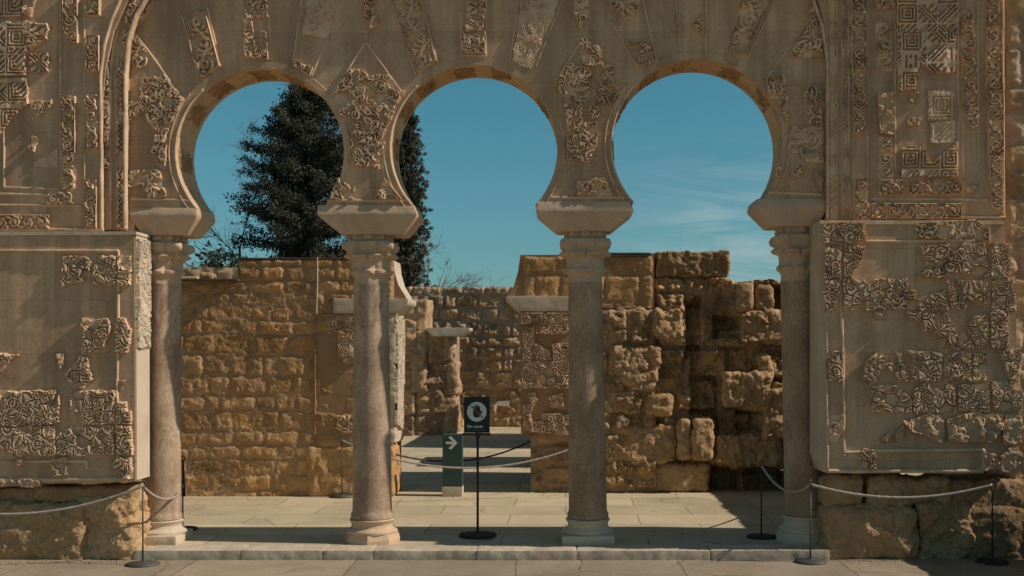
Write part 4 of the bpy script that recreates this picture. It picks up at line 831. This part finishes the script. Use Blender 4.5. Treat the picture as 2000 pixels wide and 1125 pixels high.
# ------------------------------------------------------------------ walls behind the arcade
YL, YR = 3.22, 3.58
LW = thing('rubble_wall', (W(560, 0, YL)[0], YL, 0), 'ochre block wall behind the left arch, stepped top, plaster pilaster at its right end', 'wall')
rub = dict(ch=.19, wr=(.15, .42), bulge=.009, rough=.013, offs=.005, joint=.016)
xp_ = W(620, 0, YL)[0]; zs_ = W(0, 548, YL)[1]
rwall('masonry', W(150, 0, YL)[0], W(769, 0, YL)[0], -.02, topfn([(150, 548), (462, 548), (463, 540), (769, 540)], YL, .0), YL, .58, M['rubble'], LW, seed=15, res=.0115, slope=.088, xp=xp_, seam='t', **rub)
rwall('masonry', W(463, 0, YL)[0], W(769, 0, YL)[0], zs_, topfn([(463, 507), (620, 504), (769, 507)], YL, .006), YL-.001, .58, M['rubble'], LW, seed=15, res=.0115, slope=.088, xp=xp_, **rub)
def mbx(px, y0, y1, name, m, par): 
    a, z1 = W(px[0], px[1], y0); b, z0 = W(px[2], px[3], y0); return rbox(name, a, b, y0, y1, z0, z1, M[m], par, r=.006, res=.03, amp=.005, fr=5, seed=px[0] % 40)
mbx((463, 503, 700, 506), YL-.012, YL+.6, 'capping', 'cap', LW); mbx((330, 544, 463, 548), YL-.10, YL+.45, 'capping', 'cap', LW)
mbx((618, 612, 770, 866), YL-.008, YL+.03, 'pilaster', 'ochre', LW)
ridge([(620, 503), (620, 560), (618, 616)], 3, .012, YL-.008, LW, M['pale']); ridge([(616, 618), (615, 880)], 4, .012, YL-.008, LW, M['ochre']); ridge([(633, 616), (690, 616)], 4, .012, YL-.01, LW, M['carved'])
for px, st in [(rct(636, 618, 692, 640), 'mix'), ([(662, 640), (695, 640), (695, 712), (672, 708), (660, 684)], 'bold'), ([(636, 640), (652, 640), (644, 652)], 'lump'), ([(658, 812), (695, 812), (695, 844), (672, 846), (658, 836)], 'bold')]:
    frag(px, st, YL-.008, LW, base=.008, amp=.03)
def impost2(px, y0, y1, par, name='impost', m='pale', ends=(0, 0)):
    a, z1 = W(px[0], px[1], y0); b, z0 = W(px[2], px[3], y0)
    def wp(p):
        t = np.clip((z1-p[:, 2])/(z1-z0), 0, 1); t = np.clip((t-.35)/.65, 0, 1); u = (p[:, 0]-a)/(b-a)
        p[:, 0] += ends[0]*t*(1-u)-ends[1]*t*u; return p
    return rbox(name, a, b, y0, y1, z0, z1, M[m], par, r=.008, res=.02, amp=.006, fr=6, seed=5, warp=wp)
impost2((650, 583, 797, 612), YL-.07, YL+.62, LW, ends=(0, .13))
ao = slab('arch_springer', [(760, 508), (768, 508), (771, 532), (778, 556), (795, 584), (760, 584)], YL+.03, YL+.56, M['ochre'], LW)
ao.data.materials.append(M['pale'])
for p in ao.data.polygons:
    if p.normal.x > .3: p.material_index = 1
xj = W(769, 0, YL)[0]
rbox('jamb_block', xj-.07, xj+.025, YL-.035, YL+.56, W(0, 866, YL)[1], W(0, 612, YL)[1], M['pale'], LW, r=.012, res=.014, amp=.035, fr=7, seed=3, n_oct=5)
carve('carved_jamb', [(YL-.03, .80), (YL+.5, .70), (YL+.5, 1.98), (YL-.03, 2.02)], 'bold', M['pale'], LW, (xj+.030, 0, 0), (0, 1, 0), (0, 0, 1), (1, 0, 0), base=.008, amp=.018, rag=.012)
boulder((600, 872, 770, 972), YL-.03, YL+.5, LW, 61, m='rubble', amp=.05, r=.05, name='footing_stone', res=.02)
# small stones lying on the low part of that wall
s_ = rbox('loose_stone', *[W(a, 0, YL+.2)[0] for a in (396, 420)], YL+.1, YL+.3, W(0, 547, YL+.2)[1], W(0, 533, YL+.2)[1], M['boulder'], None, r=.04, res=.012, amp=.03, fr=9, seed=9, origin=(W(408, 0, YL)[0], YL+.2, W(0, 547, YL)[1]), tint=bt)
tag(s_, 'small brown loose stone lying on the low top of the left rubble wall', 'stone')
s_ = rbox('stone_slab', *[W(a, 0, YL+.2)[0] for a in (346, 394)], YL+.05, YL+.3, W(0, 548, YL+.2)[1], W(0, 542, YL+.2)[1], M['pale'], None, r=.01, res=.012, amp=.01, fr=9, seed=19, origin=(W(370, 0, YL)[0], YL+.2, W(0, 548, YL)[1]))
tag(s_, 'thin pale stone slab lying on the low top of the left rubble wall', 'stone')
o = rwall('rubble_wall', W(250, 0, 18.)[0], W(500, 0, 18.)[0], -.02, topfn([(250, 522), (400, 520), (440, 524), (500, 522)], 18., .05), 18., .8, M['farstone'], None, seed=83, res=.05, origin=(W(375, 0, 18.)[0], 18., 0), ch=.3, wr=(.2, .5), bulge=.05, rough=.06)
tag(o, 'grey rubble wall under the shrub, far behind the low end of the left wall', 'wall')
# right-hand masonry
RP = thing('doorway_pier', (W(1140, 0, YR)[0], YR, 0), 'inner doorway pier with a carved stone panel seen left of the third column', 'pier')
rwall('masonry', W(1036, 0, YR)[0], W(1278, 0, YR)[0], -.02, topfn([(1036, 845), (1278, 845)], YR, .0), YR+.02, 1.9, M['boulder'], RP, seed=23, ch=.30, wr=(.35, .6), bulge=.04, rough=.04, offs=.02, joint=.01)
rwall('masonry', W(1017, 0, YR)[0], W(1278, 0, YR)[0], W(0, 850, YR)[1], topfn([(1017, 600), (1278, 600)], YR, .0), YR+.03, 1.9, M['rubble'], RP, seed=29, ch=.34, wr=(.3, .6), bulge=.025, rough=.03, offs=.015, joint=.01)
slab('wall_face', [(1016, 498), (1278, 496), (1277, 602), (990, 602), (990, 580), (1003, 560), (1012, 530)], YR-.01, YR+.6, M['ochre'], RP)
rwall('masonry', W(1021, 0, YR)[0], W(1276, 0, YR)[0], W(0, 602, YR)[1], topfn([(1020, 500), (1276, 498)], YR, .0), YR-.014, .5, M['rubble'], RP, seed=31, ch=.27, wr=(.3, .7), bulge=.012, rough=.014, offs=.004, joint=.010)
mbx((1112, 493, 1272, 497), YR-.05, YR+.6, 'capping', 'cap', RP)
impost2((988, 578, 1150, 608), YR-.09, YR+.62, RP, ends=(.12, 0))
slab('plaster_face', [(1017, 608), (1150, 608), (1150, 846), (1108, 862), (1072, 862), (1020, 826)], YR-.05, YR+.4, M['ochre'], RP)
for px, st, kw in [(rct(1019, 611, 1112, 632), 'vine', dict(border=.01)), (rct(1046, 636, 1112, 652), 'mix', {}), (rct(1022, 640, 1040, 708), 'scroll', dict(border=.008)), (rct(1020, 708, 1042, 758), 'bold', {}),
                   ([(1044, 672), (1072, 684), (1078, 704), (1044, 708)], 'bold', {}), ([(1078, 672), (1112, 670), (1112, 708), (1082, 706)], 'bold', {}), (rct(1044, 706, 1112, 758), 'bold', {}),
                   ([(1032, 768), (1044, 766), (1050, 780), (1040, 800), (1040, 846), (1024, 830), (1020, 790), (1036, 790)], 'mix', {}), ([(1070, 776), (1100, 766), (1100, 798), (1078, 796)], 'bold', {}), (rct(1058, 808, 1112, 826), 'bold', {}), ([(1036, 824), (1112, 824), (1112, 850), (1040, 842)], 'mix', {})]:
    frag(px, st, YR-.05, RP, base=.012, amp=.034, **kw)
ridge([(1043, 636), (1043, 756)], 4, .025, YR-.05, RP); ridge([(1046, 634), (1112, 634)], 4, .02, YR-.05, RP); ridge([(1040, 826), (1112, 826)], 4, .02, YR-.05, RP)
# massive eroded wall behind the right arch
YQ = 3.66
RW = thing('eroded_wall', (W(1400, 0, YQ)[0], YQ, 0), 'massive deeply eroded block wall behind the right arch with dark cavities', 'wall')
def cav(X, Z):
    nx, nz_ = W(1455, 940, YQ); h = np.zeros(X.shape)
    def hole(px0, py0, px1, py1, dp):
        a, zt = W(px0, py0, YQ); b, zb = W(px1, py1, YQ); wob = fbm(X, Z, 6, 4, 77)*.09
        q = np.maximum(np.abs(X-(a+b)/2)/((b-a)/2), np.abs(Z-(zt+zb)/2)/((zt-zb)/2))+wob
        return -dp*sm(1.25, .8, q)
    h += hole(1388, 915, 1445, 975, .40)+hole(1460, 918, 1640, 975, .40)
    h += hole(1340, 590, 1368, 690, .20)+hole(1440, 545, 1452, 600, .22)+hole(1395, 620, 1440, 660, .22)+hole(1350, 700, 1400, 840, .16)+hole(1505, 560, 1530, 610, .2)+hole(1440, 780, 1480, 850, .16)
    return h+fbm(X, Z, 1.6, 3, 91)*.10
rwall('masonry', W(1276, 0, YQ)[0], W(1760, 0, YQ)[0], -.02, topfn([(1276, 541), (1425, 543), (1432, 550), (1455, 552), (1470, 546), (1500, 545), (1540, 552), (1760, 548)], YQ, .03), YQ, .9, M['boulder'], RW, seed=43, res=.011,
      ch=.34, wr=(.24, .62), bulge=.075, rough=.075, offs=.05, joint=.012, erode=.10, extra=cav)
rwall('masonry', W(1165, 0, YQ)[0], W(1279, 0, YQ)[0], -.02, topfn([(1165, 604), (1279, 604)], YQ, .02), YQ-.10, .9, M['boulder'], RW, seed=46, res=.014, ch=.33, wr=(.3, .6), bulge=.07, rough=.06, offs=.03, joint=.014, erode=.06)
for i, (px, dy, am) in enumerate([((1277, 602, 1335, 662), .12, .10), ((1190, 676, 1290, 748), .14, .09), ((1180, 830, 1320, 905), .12, .07), ((1322, 820, 1352, 898), .18, .05), ((1352, 818, 1396, 900), .20, .06), ((1415, 728, 1500, 800), .16, .10),
                                  ((1490, 760, 1545, 860), .15, .09), ((1448, 606, 1540, 672), .12, .06), ((1440, 552, 1472, 608), .16, .03), ((1400, 850, 1530, 912), .10, .12), ((1182, 760, 1250, 812), .12, .10), ((1475, 556, 1512, 606), .10, .06),
                                  ((1262, 770, 1312, 812), .15, .08), ((1262, 905, 1388, 962), .06, .04), ((1480, 690, 1510, 745), .12, .07), ((1200, 600, 1265, 665), .08, .06), ((1186, 905, 1258, 962), .09, .06)]):
    boulder(px, YQ-dy-.04, YQ+.3, RW, 70+i, amp=am, r=.06, fr=5, name='protruding_stone', tint=bt*rk.uniform(.95, 1.2), res=.014)
b_ = boulder((1281, 491, 1424, 541), YQ-.02, YQ+.55, RW, 90, amp=.08, r=.03, fr=5, name='top_block', tint=bt*.72)
# far rooms seen through the inner doorway
YF = 12.2
FL = thing('ruined_jamb', (W(835, 0, YF)[0], YF, 0), 'far ruined jamb of big worn stones with a white stone shelf, behind the green post', 'wall')
rwall('masonry', W(700, 0, YF)[0], W(889, 0, YF)[0], -.02, topfn([(700, 646), (889, 646)], YF, .03), YF, 1.0, M['farstone'], FL, seed=51, res=.03, ch=.50, wr=(.35, .7), bulge=.07, rough=.07, offs=.04, joint=.015, erode=.05)
impost2((832, 640, 917, 657), YF-.25, YF+.5, FL, 'stone_shelf', 'pale', (.12, .16))
boulder((700, 585, 834, 648), YF-.03, YF+.9, FL, 137, m='farstone', amp=.09, r=.05, name='top_block', res=.03); boulder((872, 706, 893, 772), YF-.06, YF+.8, FL, 141, m='farstone', amp=.11, name='protruding_stone', res=.03); boulder((868, 778, 891, 848), YF-.05, YF+.8, FL, 143, m='farstone', amp=.10, name='protruding_stone', res=.03); boulder((866, 655, 884, 705), YF-.14, YF+.2, FL, 131, m='farstone', amp=.06, name='protruding_stone', res=.03); boulder((800, 690, 838, 770), YF-.16, YF+.2, FL, 133, m='farstone', amp=.12, r=.12, name='protruding_stone', res=.03)
boulder((784, 625, 815, 690), YF-.12, YF+.2, FL, 135, m='farstone', amp=.12, name='protruding_stone', res=.03)
YG = 14.6
FW = rwall('rubble_wall', W(640, 0, YG)[0], W(1200, 0, YG)[0], -.02, topfn([(640, 561), (1200, 560)], YG, .02), YG, .8, M['farstone'], None, seed=57, res=.022, origin=(W(950, 0, YG)[0], YG, 0), ch=.27, wr=(.22, .5), bulge=.045, rough=.06, offs=.03, joint=.02, erode=.03)
tag(FW, 'farthest rubble wall closing the view behind the hand sign', 'wall')
# cross walls of the rooms to the right of the passage, hidden by the doorway pier; their shade crosses the passage floor
for x0, x1, y0, y1, h_, lb, sd_ in [(-.32, 2.4, 6.3, 7.7, 1.55, 'low cross wall standing behind the doorway pier', 3), (-.12, 2.4, 9.3, 12.4, 2.3, 'taller cross wall deep in the rooms behind the doorway pier', 6)]:
    o = rwall('cross_wall', x0, x1, -.02, h_, y0, y1-y0, M['farstone'], None, seed=sd_, res=.05, origin=(x0, y0, 0), ch=.3, wr=(.3, .6)); tag(o, lb, 'wall')
o = rwall('side_wall', 4.2, 5.2, -.02, 2.2, .5, 3.3, M['farstone'], None, seed=8, res=.05, origin=(4.2, .5, 0)); tag(o, 'side wall of the room beyond the right edge of the view', 'wall')
o = rwall('low_wall', 4.05, 4.8, -.08, 1.05, -3.2, 2.9, M['farstone'], None, seed=9, res=.05, origin=(4.05, -3.2, -.075)); tag(o, 'low rubble wall beyond the right edge of the view', 'wall')
# rough wall to the right of the facade
o = rwall('rough_wall', W(1962, 0, .0)[0], 6.2, -.1, 4.6, -.02, .5, M['farstone'], None, seed=64, res=.016, origin=(W(1962, 0)[0], 0, -.075), ch=.30, wr=(.35, .7), bulge=.02, rough=.025, offs=.01, joint=.012)
tag(o, 'rough brown masonry wall at the right edge of the facade', 'wall')
# grit and chips along the foot of the walls
rg = np.random.RandomState(77); Pv = []; Ff = []; n0 = 0
ico = np.array([(1,0,0),(-1,0,0),(0,1,0),(0,-1,0),(0,0,1),(0,0,-1)], float); fo = [(0,2,4),(2,1,4),(1,3,4),(3,0,4),(2,0,5),(1,2,5),(3,1,5),(0,3,5)]
for k in range(1500):
    if k % 3: x = rg.uniform(-4.6, -3.3) if rg.rand() < .55 else rg.uniform(2.2, 4.2); y = -.24-abs(rg.normal())*.10
    else: x = rg.uniform(-4.4, 4.0); y = rg.uniform(-1.2, -.26)
    sz = rg.uniform(.002, .007)*(2.2 if rg.rand() < .06 and k % 3 else 1)*(1 if k % 3 else .6)
    q = ico*sz*rg.uniform(.6, 1.3, (6, 3)); a = rg.uniform(0, 6.28); c_, s_q = math.cos(a), math.sin(a)
    Pv.append(np.stack([q[:, 0]*c_-q[:, 1]*s_q+x, q[:, 0]*s_q+q[:, 1]*c_+y, q[:, 2]*.7-.075+sz*.35], 1)); Ff += [tuple(i+n0 for i in t) for t in fo]; n0 += 6
tag(obj('gravel', np.concatenate(Pv), np.array(Ff), M['earth'], None, False), 'fine grit and stone chips scattered at the foot of the walls', 'gravel', None, 'stuff')
# ------------------------------------------------------------------ barriers and signs
def stanchion(label, px, py, m='iron', Y=None):
    d = F*(EYE+(.075 if Y is not None and Y < -.22 else 0))/(py-VY); y = d-D; z = -.075 if y < -.22 else 0.004
    d = F*(EYE-z)/(py-VY); y = d-D
    return (W(px, 0, y)[0], y, z)
def mk_st():
    c = thing('rope_stanchion', (0, 0, 0), '', 'stanchion', 'rope barrier posts')
    MB().lathe([(.002, .0), (.128, .0), (.132, .006), (.128, .014), (.05, .022), (.012, .026), (.010, .03)], (0, 0, 0), 36).build('foot', M['iron'], c, True)
    MB().lathe([(.0065, .02), (.0065, .62)], (0, 0, 0), 12).build('post', M['iron'], c, True)
    t = np.linspace(0, 2*np.pi, 25); mb = MB(); mb.tube([(.026*math.cos(a), 0, .640+.026*math.sin(a)) for a in t], .005, 8); mb.lathe([(.009, .61), (.010, .622), (.004, .63)], (0, 0, 0), 12)
    mb.build('ring', M['iron'], c, True)
    return c
proto = mk_st(); SP = {}
for i, (k, px, py, lb) in enumerate([('A', 279, 1103, 'rope post standing on the pavement at the foot of the first column'), ('B', 357, 1034, 'dark rope post just behind the right side of the first column'),
        ('C', 668, 970, 'thin rope post in front of the ochre wall, left of the second column'), ('D', 1487, 1049, 'dark rope post in the shade just left of the fourth column'),
        ('E', 1583, 1098, 'rope post standing on the pavement at the end of the step by the fourth column'), ('F', 1938, 1099, 'shaded rope post in front of the right boulders, rightmost of all'), ('G', 1130, 960, 'rope post hidden behind the third column'), ('H', 757, 938, 'rope post hidden behind the second column')]):
    if k == 'G' or k == 'H':
        SP[k] = stanchion('', px, py); continue
    if i == 0: o = proto; kids = []
    else:
        o = proto.copy(); COL.objects.link(o)
        for ch in proto.children:
            c2 = ch.copy(); COL.objects.link(c2); c2.parent = o
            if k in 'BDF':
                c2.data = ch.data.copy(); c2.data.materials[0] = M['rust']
    o['label'] = lb; o.location = stanchion('', px, py); SP[k] = tuple(o.location); o.rotation_euler = (0, 0, [.3, 1.3, .2, .9, 1.4, .1][i])
def rope(a, b, sag, label, m='rope', r=.0105, h=.635, name='barrier_rope'):
    a = np.array(a, float); b = np.array(b, float); n = 60; t = np.linspace(0, 1, n)
    P = a+(b-a)*t[:, None]; P[:, 2] -= sag*4*t*(1-t); o = tuple((a+b)/2)
    rr = r*(1+.10*np.sin(np.arange(n)*2.1))
    ob = MB().tube(P, rr, 8).build(name, M[m], None, True, origin=o)
    tag(ob, label, 'rope', 'ropes of the barrier')
up = lambda k, z=.625: (SP[k][0], SP[k][1], SP[k][2]+z)
rope((SP['A'][0]-2.0, SP['A'][1]-.15, -.075+.60), up('A'), .20, 'grey barrier rope hanging from the first post out of the left edge')
wpt = (W(346, 968, -.02)[0], -.02, W(0, 968, -.02)[1])
rope(up('A'), wpt, .06, 'short grey rope sagging across the front of the first column')
rope(wpt, up('B', .40), .0, 'last stub of grey rope reaching the dark post beside the first column')
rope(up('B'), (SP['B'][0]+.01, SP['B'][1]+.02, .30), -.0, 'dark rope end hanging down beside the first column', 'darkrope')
rope(up('C'), (W(760, 0, 3.0)[0], 3.0, .50), .03, 'rope leading from the thin post behind the second column')
rope((W(760, 884, 3.3)[0], 3.3, W(0, 884, 3.3)[1]), (W(1040, 860, 4.6)[0], 4.6, W(0, 860, 4.6)[1]), .17, 'dark rope across the passage behind the green post', 'darkrope')
rope((W(755, 893, 2.6)[0], 2.6, W(0, 893, 2.6)[1]), (W(1128, 872, 3.1)[0], 3.1, W(0, 872, 3.1)[1]), .17, 'pale rope sagging across the inner doorway')
rope(up('D'), up('E'), .13, 'pale rope crossing in front of the fourth column')
rope(up('E'), up('F'), .105, 'pale rope hanging in front of the right boulders', r=.0115)
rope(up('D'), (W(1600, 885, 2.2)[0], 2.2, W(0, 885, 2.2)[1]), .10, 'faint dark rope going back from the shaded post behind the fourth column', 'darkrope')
# hand sign
hx, hy, _ = stanchion('', 933, 1047); hz = .004
hs_ = thing('hand_sign', (hx, hy, hz), 'small dark notice on a pole with a crossed-out hand in a white disc', 'sign')
MB().lathe([(.003, 0), (.160, 0), (.166, .008), (.160, .022), (.10, .030), (.02, .036)], (hx, hy, hz), 40).build('foot', M['rust'], hs_, True)
MB().lathe([(.0105, .02), (.0105, .84), (.0105, .84), (.022, .875), (.04, .90)], (hx, hy, hz), 16).build('pole', M['rust'], hs_, True)
kk = (D+hy)/F; bx0, bz1 = W(906.5, 775, hy); bx1, bz0 = W(956.5, 845, hy)
tl = -.10
yb_ = hy-.015
MB().prism([(bx0, bz0), (bx1, bz0), (bx1, bz1), (bx0, bz1)][::1], yb_, yb_+.014).build('board', M['signblack'], hs_)
MB().box(bx0-.012, bx1+.008, yb_-.03, yb_+.02, bz0-.022, bz0-.003).build('tray', M['rust'], hs_)
dcx, dcz = W(931.5, 804, hy); rd = 19.2*kk
MB().prism([(dcx+rd*math.cos(a), dcz+rd*math.sin(a)) for a in np.linspace(0, 2*np.pi, 49)[:-1]], yb_-.002, yb_+.001).build('disc', M['white'], hs_)
mb = MB()
def bar(x0, z0, x1, z1, w0, w1, y):
    a = np.array([x0, z0]); b = np.array([x1, z1]); d = (b-a)/np.linalg.norm(b-a); n = np.array([-d[1], d[0]])
    t = np.linspace(-np.pi/2, np.pi/2, 7); pts = [b+(d*math.cos(q)+n*math.sin(q))*w1 for q in t]+[a+n*w0, a-n*w0]
    return [tuple(dcp+p*kk) for p in pts], y
dcp = np.array([dcx, dcz])
for i_, (a_, b_, c_, d_, w0_, w1_) in enumerate([(-4.6, 2, -6.4, 9.2, 1.6, 1.3), (-1.6, 3, -2.2, 12.2, 1.7, 1.4), (1.8, 3, 1.9, 12.0, 1.7, 1.4), (4.6, 2, 5.4, 9.0, 1.6, 1.3), (3.8, -7, 9.4, 1.0, 2.2, 1.4)]):
    P, _y = bar(a_, b_, c_, d_, w0_, w1_, 0); mb.prism(P, yb_-.0045-.0003*i_, yb_-.002)
mb.prism([tuple(dcp+np.array(p)*kk) for p in [(-6.6, 4), (-6.8, -6), (-4, -11), (4, -11), (6.4, -6), (6.4, 3)]], yb_-.0062, yb_-.002)
mb.build('hand_symbol', M['signblack'], hs_)
MB().prism([tuple(dcp+np.array(p)*kk) for p in [(-12.6, 11.2), (-11.2, 12.6), (12.6, -11.2), (11.2, -12.6)]], yb_-.0085, yb_-.006).build('slash', M['red'], hs_)
def text(s, px, py, hpx, Y, m, par, name='lettering', bold=.0):
    cu = bpy.data.curves.new('t', 'FONT'); cu.body = s; cu.size = hpx*1.35*(D+Y)/F; cu.extrude = .0006; cu.offset = bold
    o = bpy.data.objects.new('t', cu); COL.objects.link(o)
    me = bpy.data.meshes.new_from_object(o.evaluated_get(bpy.context.evaluated_depsgraph_get())); bpy.data.objects.remove(o)
    x, z = W(px, py, Y); v = np.array([[x+q.co.x, Y-q.co.z, z+q.co.y] for q in me.vertices]); f = [tuple(p.vertices) for p in me.polygons]
    return obj(name, v, f, m, par, False)
text('No tocar', 912, 835.5, 6.2, yb_-.0015, M['white'], hs_, bold=.0008)
text('Do not touch', 912, 842, 4.6, yb_-.0015, M['greyprint'], hs_)
# green direction post
gd = F*EYE/(970-VY); gy = gd-D; x0, z1 = W(864, 849, gy); x1, _z = W(902, 970, gy); zs = W(0, 951, gy)[1]
gp = thing('direction_post', ((x0+x1)/2, gy, 0), 'dark green rectangular post with a white right-pointing arrow on a pale block', 'sign')
rbox('foot_block', x0-.004, x1+.004, gy, gy+.20, .0, zs, M['pale'], gp, r=.006, res=.02, amp=.003)
MB().box(x0, x1, gy+.012, gy+.17, zs, z1).build('panel', M['green'], gp)
ac = np.array(W(882, 865, gy+.012)); q = (D+gy)/F
arrow = [(-11, 2.4), (2.2, 2.4), (-6.2, 10.4), (-1.6, 13.6), (11.5, 0), (-1.6, -13.6), (-6.2, -10.4), (2.2, -2.4), (-11, -2.4)]
MB().prism([tuple(ac+np.array(p)*q) for p in arrow][::-1], gy+.009, gy+.013).build('arrow', M['white'], gp)
# small arrow plate on the far wall
ya = YG-.16; ac = np.array(W(981, 788, ya)); q = (D+ya)/F
ap = MB().prism([tuple(ac+np.array(p)*q) for p in [(-14, 0), (-5, 5.5), (-5, 3.8), (13.5, 5), (13.5, -5), (-5, -4.4), (-5, -5.5)]], ya, ya+.03).build('arrow_plate', M['white'], None, origin=(ac[0], ya, ac[1]))
tag(ap, 'small white arrow plate pointing left on the farthest wall', 'sign')

# ------------------------------------------------------------------ trees
def leafmesh(name, C_, S, m, parent, rs, asp=.45, up_=.0):
    """one small folded face per leaf spray"""
    n = len(C_); a = rs.normal(size=(n, 3)); a[:, 2] += up_; a /= np.linalg.norm(a, axis=1)[:, None]
    b = np.cross(a, rs.normal(size=(n, 3))); b /= np.linalg.norm(b, axis=1)[:, None]
    S = S[:, None]; v = np.stack([C_-a*S, C_+b*S*asp, C_+a*S, C_-b*S*asp], 1).reshape(-1, 3)
    return obj(name, v, np.arange(n*4).reshape(n, 4), m, parent, False)
def conifer(cx, Y, ztop, zbase, prof, name, label, m, nb, nl, rs, droop=.25, sz=.10, clump=.32, lobes=1.0, asp=.45):
    t = thing(name, (cx, Y, 0), label, 'tree'); mb = MB(); mb.tube([(cx, Y, 0), (cx+.05, Y, ztop*.5), (cx, Y, ztop*.97)], [.28, .17, .02], 10); 
    cs = []; limb = MB()
    for i in range(nb):
        u = (i+rs.rand())/nb; z = zbase+(ztop-zbase)*u; rr = np.interp(u, *prof); a = rs.uniform(0, 2*np.pi); ln = rr*rs.uniform(.72, 1.08)*(1 if rs.rand() > .25*lobes else .7)
        dz = rs.uniform(-.1, droop)*ln
        end = np.array([cx+ln*math.cos(a), Y+ln*math.sin(a), z+dz])
        if i % 2 == 0 and ln > .3: limb.tube([(cx, Y, z-.2*ln), (cx+.5*ln*math.cos(a), Y+.5*ln*math.sin(a), z), tuple(end)], [.05, .03, .008], 5)
        k = max(3, int(3+ln*3))
        for j in range(k):
            f = (j+.7)/k; p = np.array([cx+ln*f*math.cos(a), Y+ln*f*math.sin(a), z+dz*f*f-.1*ln*(1-f)]); cs.append((p, clump*(1.15-.55*f)))
    mb.build('trunk', M['bark'], t, True); limb.build('limbs', M['bark'], t, True)
    c0 = np.array([c for c, _ in cs]); s0 = np.array([s for _, s in cs]); k = rs.randint(0, len(cs), nl)
    P = c0[k]+rs.normal(size=(nl, 3))*s0[k][:, None]*np.array([.55, .55, .42]); leafmesh('crown', P, rs.uniform(.6, 1.25, nl)*sz, m, t, rs, asp, .5)
    return t
YT = 30.; kt = (D+YT)/F; cx, zt = W(600, 150, YT)
conifer(cx, YT, zt, 3.0, ([0, .25, .5, .75, .9, 1], [3.1, 2.85, 2.45, 1.7, 1.05, .15]), 'conifer_tree', 'large dark ragged conifer seen through the left arch', M['leaf_dark'], 250, 140000, np.random.RandomState(5), sz=.055, clump=.31)
cx, zt = W(795, 176, 34.)
conifer(cx, 34., zt, .4, ([0, .3, .6, .85, .95, 1], [1.12, 1.05, .88, .5, .25, .03]), 'cypress_tree', 'narrow grey-green cypress seen between the left and middle arches', M['leaf_cypress'], 520, 90000, np.random.RandomState(6), droop=1.5, sz=.055, clump=.13, lobes=.3, asp=.35)
def bare(cx, Y, z, label, seed, trunk_h, ln0, dirs, m='twig'):
    rs = np.random.RandomState(seed); t = thing('bare_tree', (cx, Y, 0), label, 'tree', None); mb = MB(); tw = MB()
    mb.tube([(cx, Y, 0), (cx+.1, Y, trunk_h*.5), (cx, Y, trunk_h)], [.12, .08, .04], 8)
    def br(p, d, ln, r, dep):
        n = 5; P = [p]; q = d.copy()
        for k in range(n):
            q = q+rs.normal(size=3)*.16+np.array([0, 0, .03]); q /= np.linalg.norm(q); P.append(P[-1]+q*ln/n)
        (mb if dep < 1 else tw).tube(P, list(np.linspace(r, r*.45, n+1)), 5 if dep < 2 else 4)
        if dep < 3:
            for k in range(5 if dep else 6):
                i = rs.randint(1, n+1); d2 = q+rs.normal(size=3)*.55; d2 /= np.linalg.norm(d2); br(P[i], d2, ln*rs.uniform(.42, .7), r*.5, dep+1)
    for d in dirs:
        h = d[3]; br(np.array([cx, Y, h]), np.array(d[:3])/np.linalg.norm(d[:3]), ln0*d[4], .028, 0)
    mb.build('trunk', M['bark'], t, True); tw.build('twigs', M[m], t, True)
x_, _ = W(468, 0, 31.); bare(x_, 31., 0, 'leafless tree with fine twigs at the lower left of the dark conifer', 3, 5.2, 1.9, [(-1, 0, .5, 4.2, 1.), (-1, 0, .15, 3.9, 1.2), (-.6, 0, 1, 4.6, .9), (-1, .2, 0, 5.0, .8), (.3, 0, 1, 5.2, 1.3)])
x_, _ = W(545, 0, 31.5); bare(x_, 31.5, 0, 'leafless tree whose twigs stick out of the left side of the dark conifer', 8, 9.2, 1.5, [(-1, 0, .35, 8.3, .8), (-1, 0, .15, 7.5, .8), (-1, 0, .1, 6.6, 1.0)])
x_, _ = W(838, 0, 33.); bare(x_, 33., 0, 'leafless branches spreading right from the foot of the cypress', 12, 4.0, 1.5, [(1, 0, .1, 3.9, 1.1), (1, 0, .35, 3.8, .95), (1, 0, -.05, 3.7, 1.2), (-.5, 0, .9, 3.9, .9)])
def bush(cx, Y, w_, h_, label, m, seed, n=9000, z0=0):
    rs = np.random.RandomState(seed); t = thing('shrub', (cx, Y, z0), label, 'shrub'); mb = MB(); cs = []
    for k in range(16):
        a = rs.uniform(0, 6.28); e = rs.uniform(.2, 1.2); p = np.array([cx+w_*.5*rs.uniform(-1, 1), Y+w_*.3*math.sin(a), z0+h_*(.35+.55*rs.rand())]); mb.tube([(cx, Y, z0), tuple((np.array([cx, Y, z0])+p)/2+.1*rs.rand(3)), tuple(p)], [.05, .03, .01], 5); cs.append(p)
    cs = np.array(cs); k = rs.randint(0, 16, n); P = cs[k]+rs.normal(size=(n, 3))*np.array([w_*.12, w_*.12, h_*.12])
    mb.build('stems', M['bark'], t, True); leafmesh('foliage', P, rs.uniform(.05, .10, n), m, t, rs, .6)
x_, _ = W(425, 0, 24.); bush(x_, 24., 1.9, 4.1, 'dark bushy shrub showing over the low part of the left wall', M['leaf_dark'], 4)
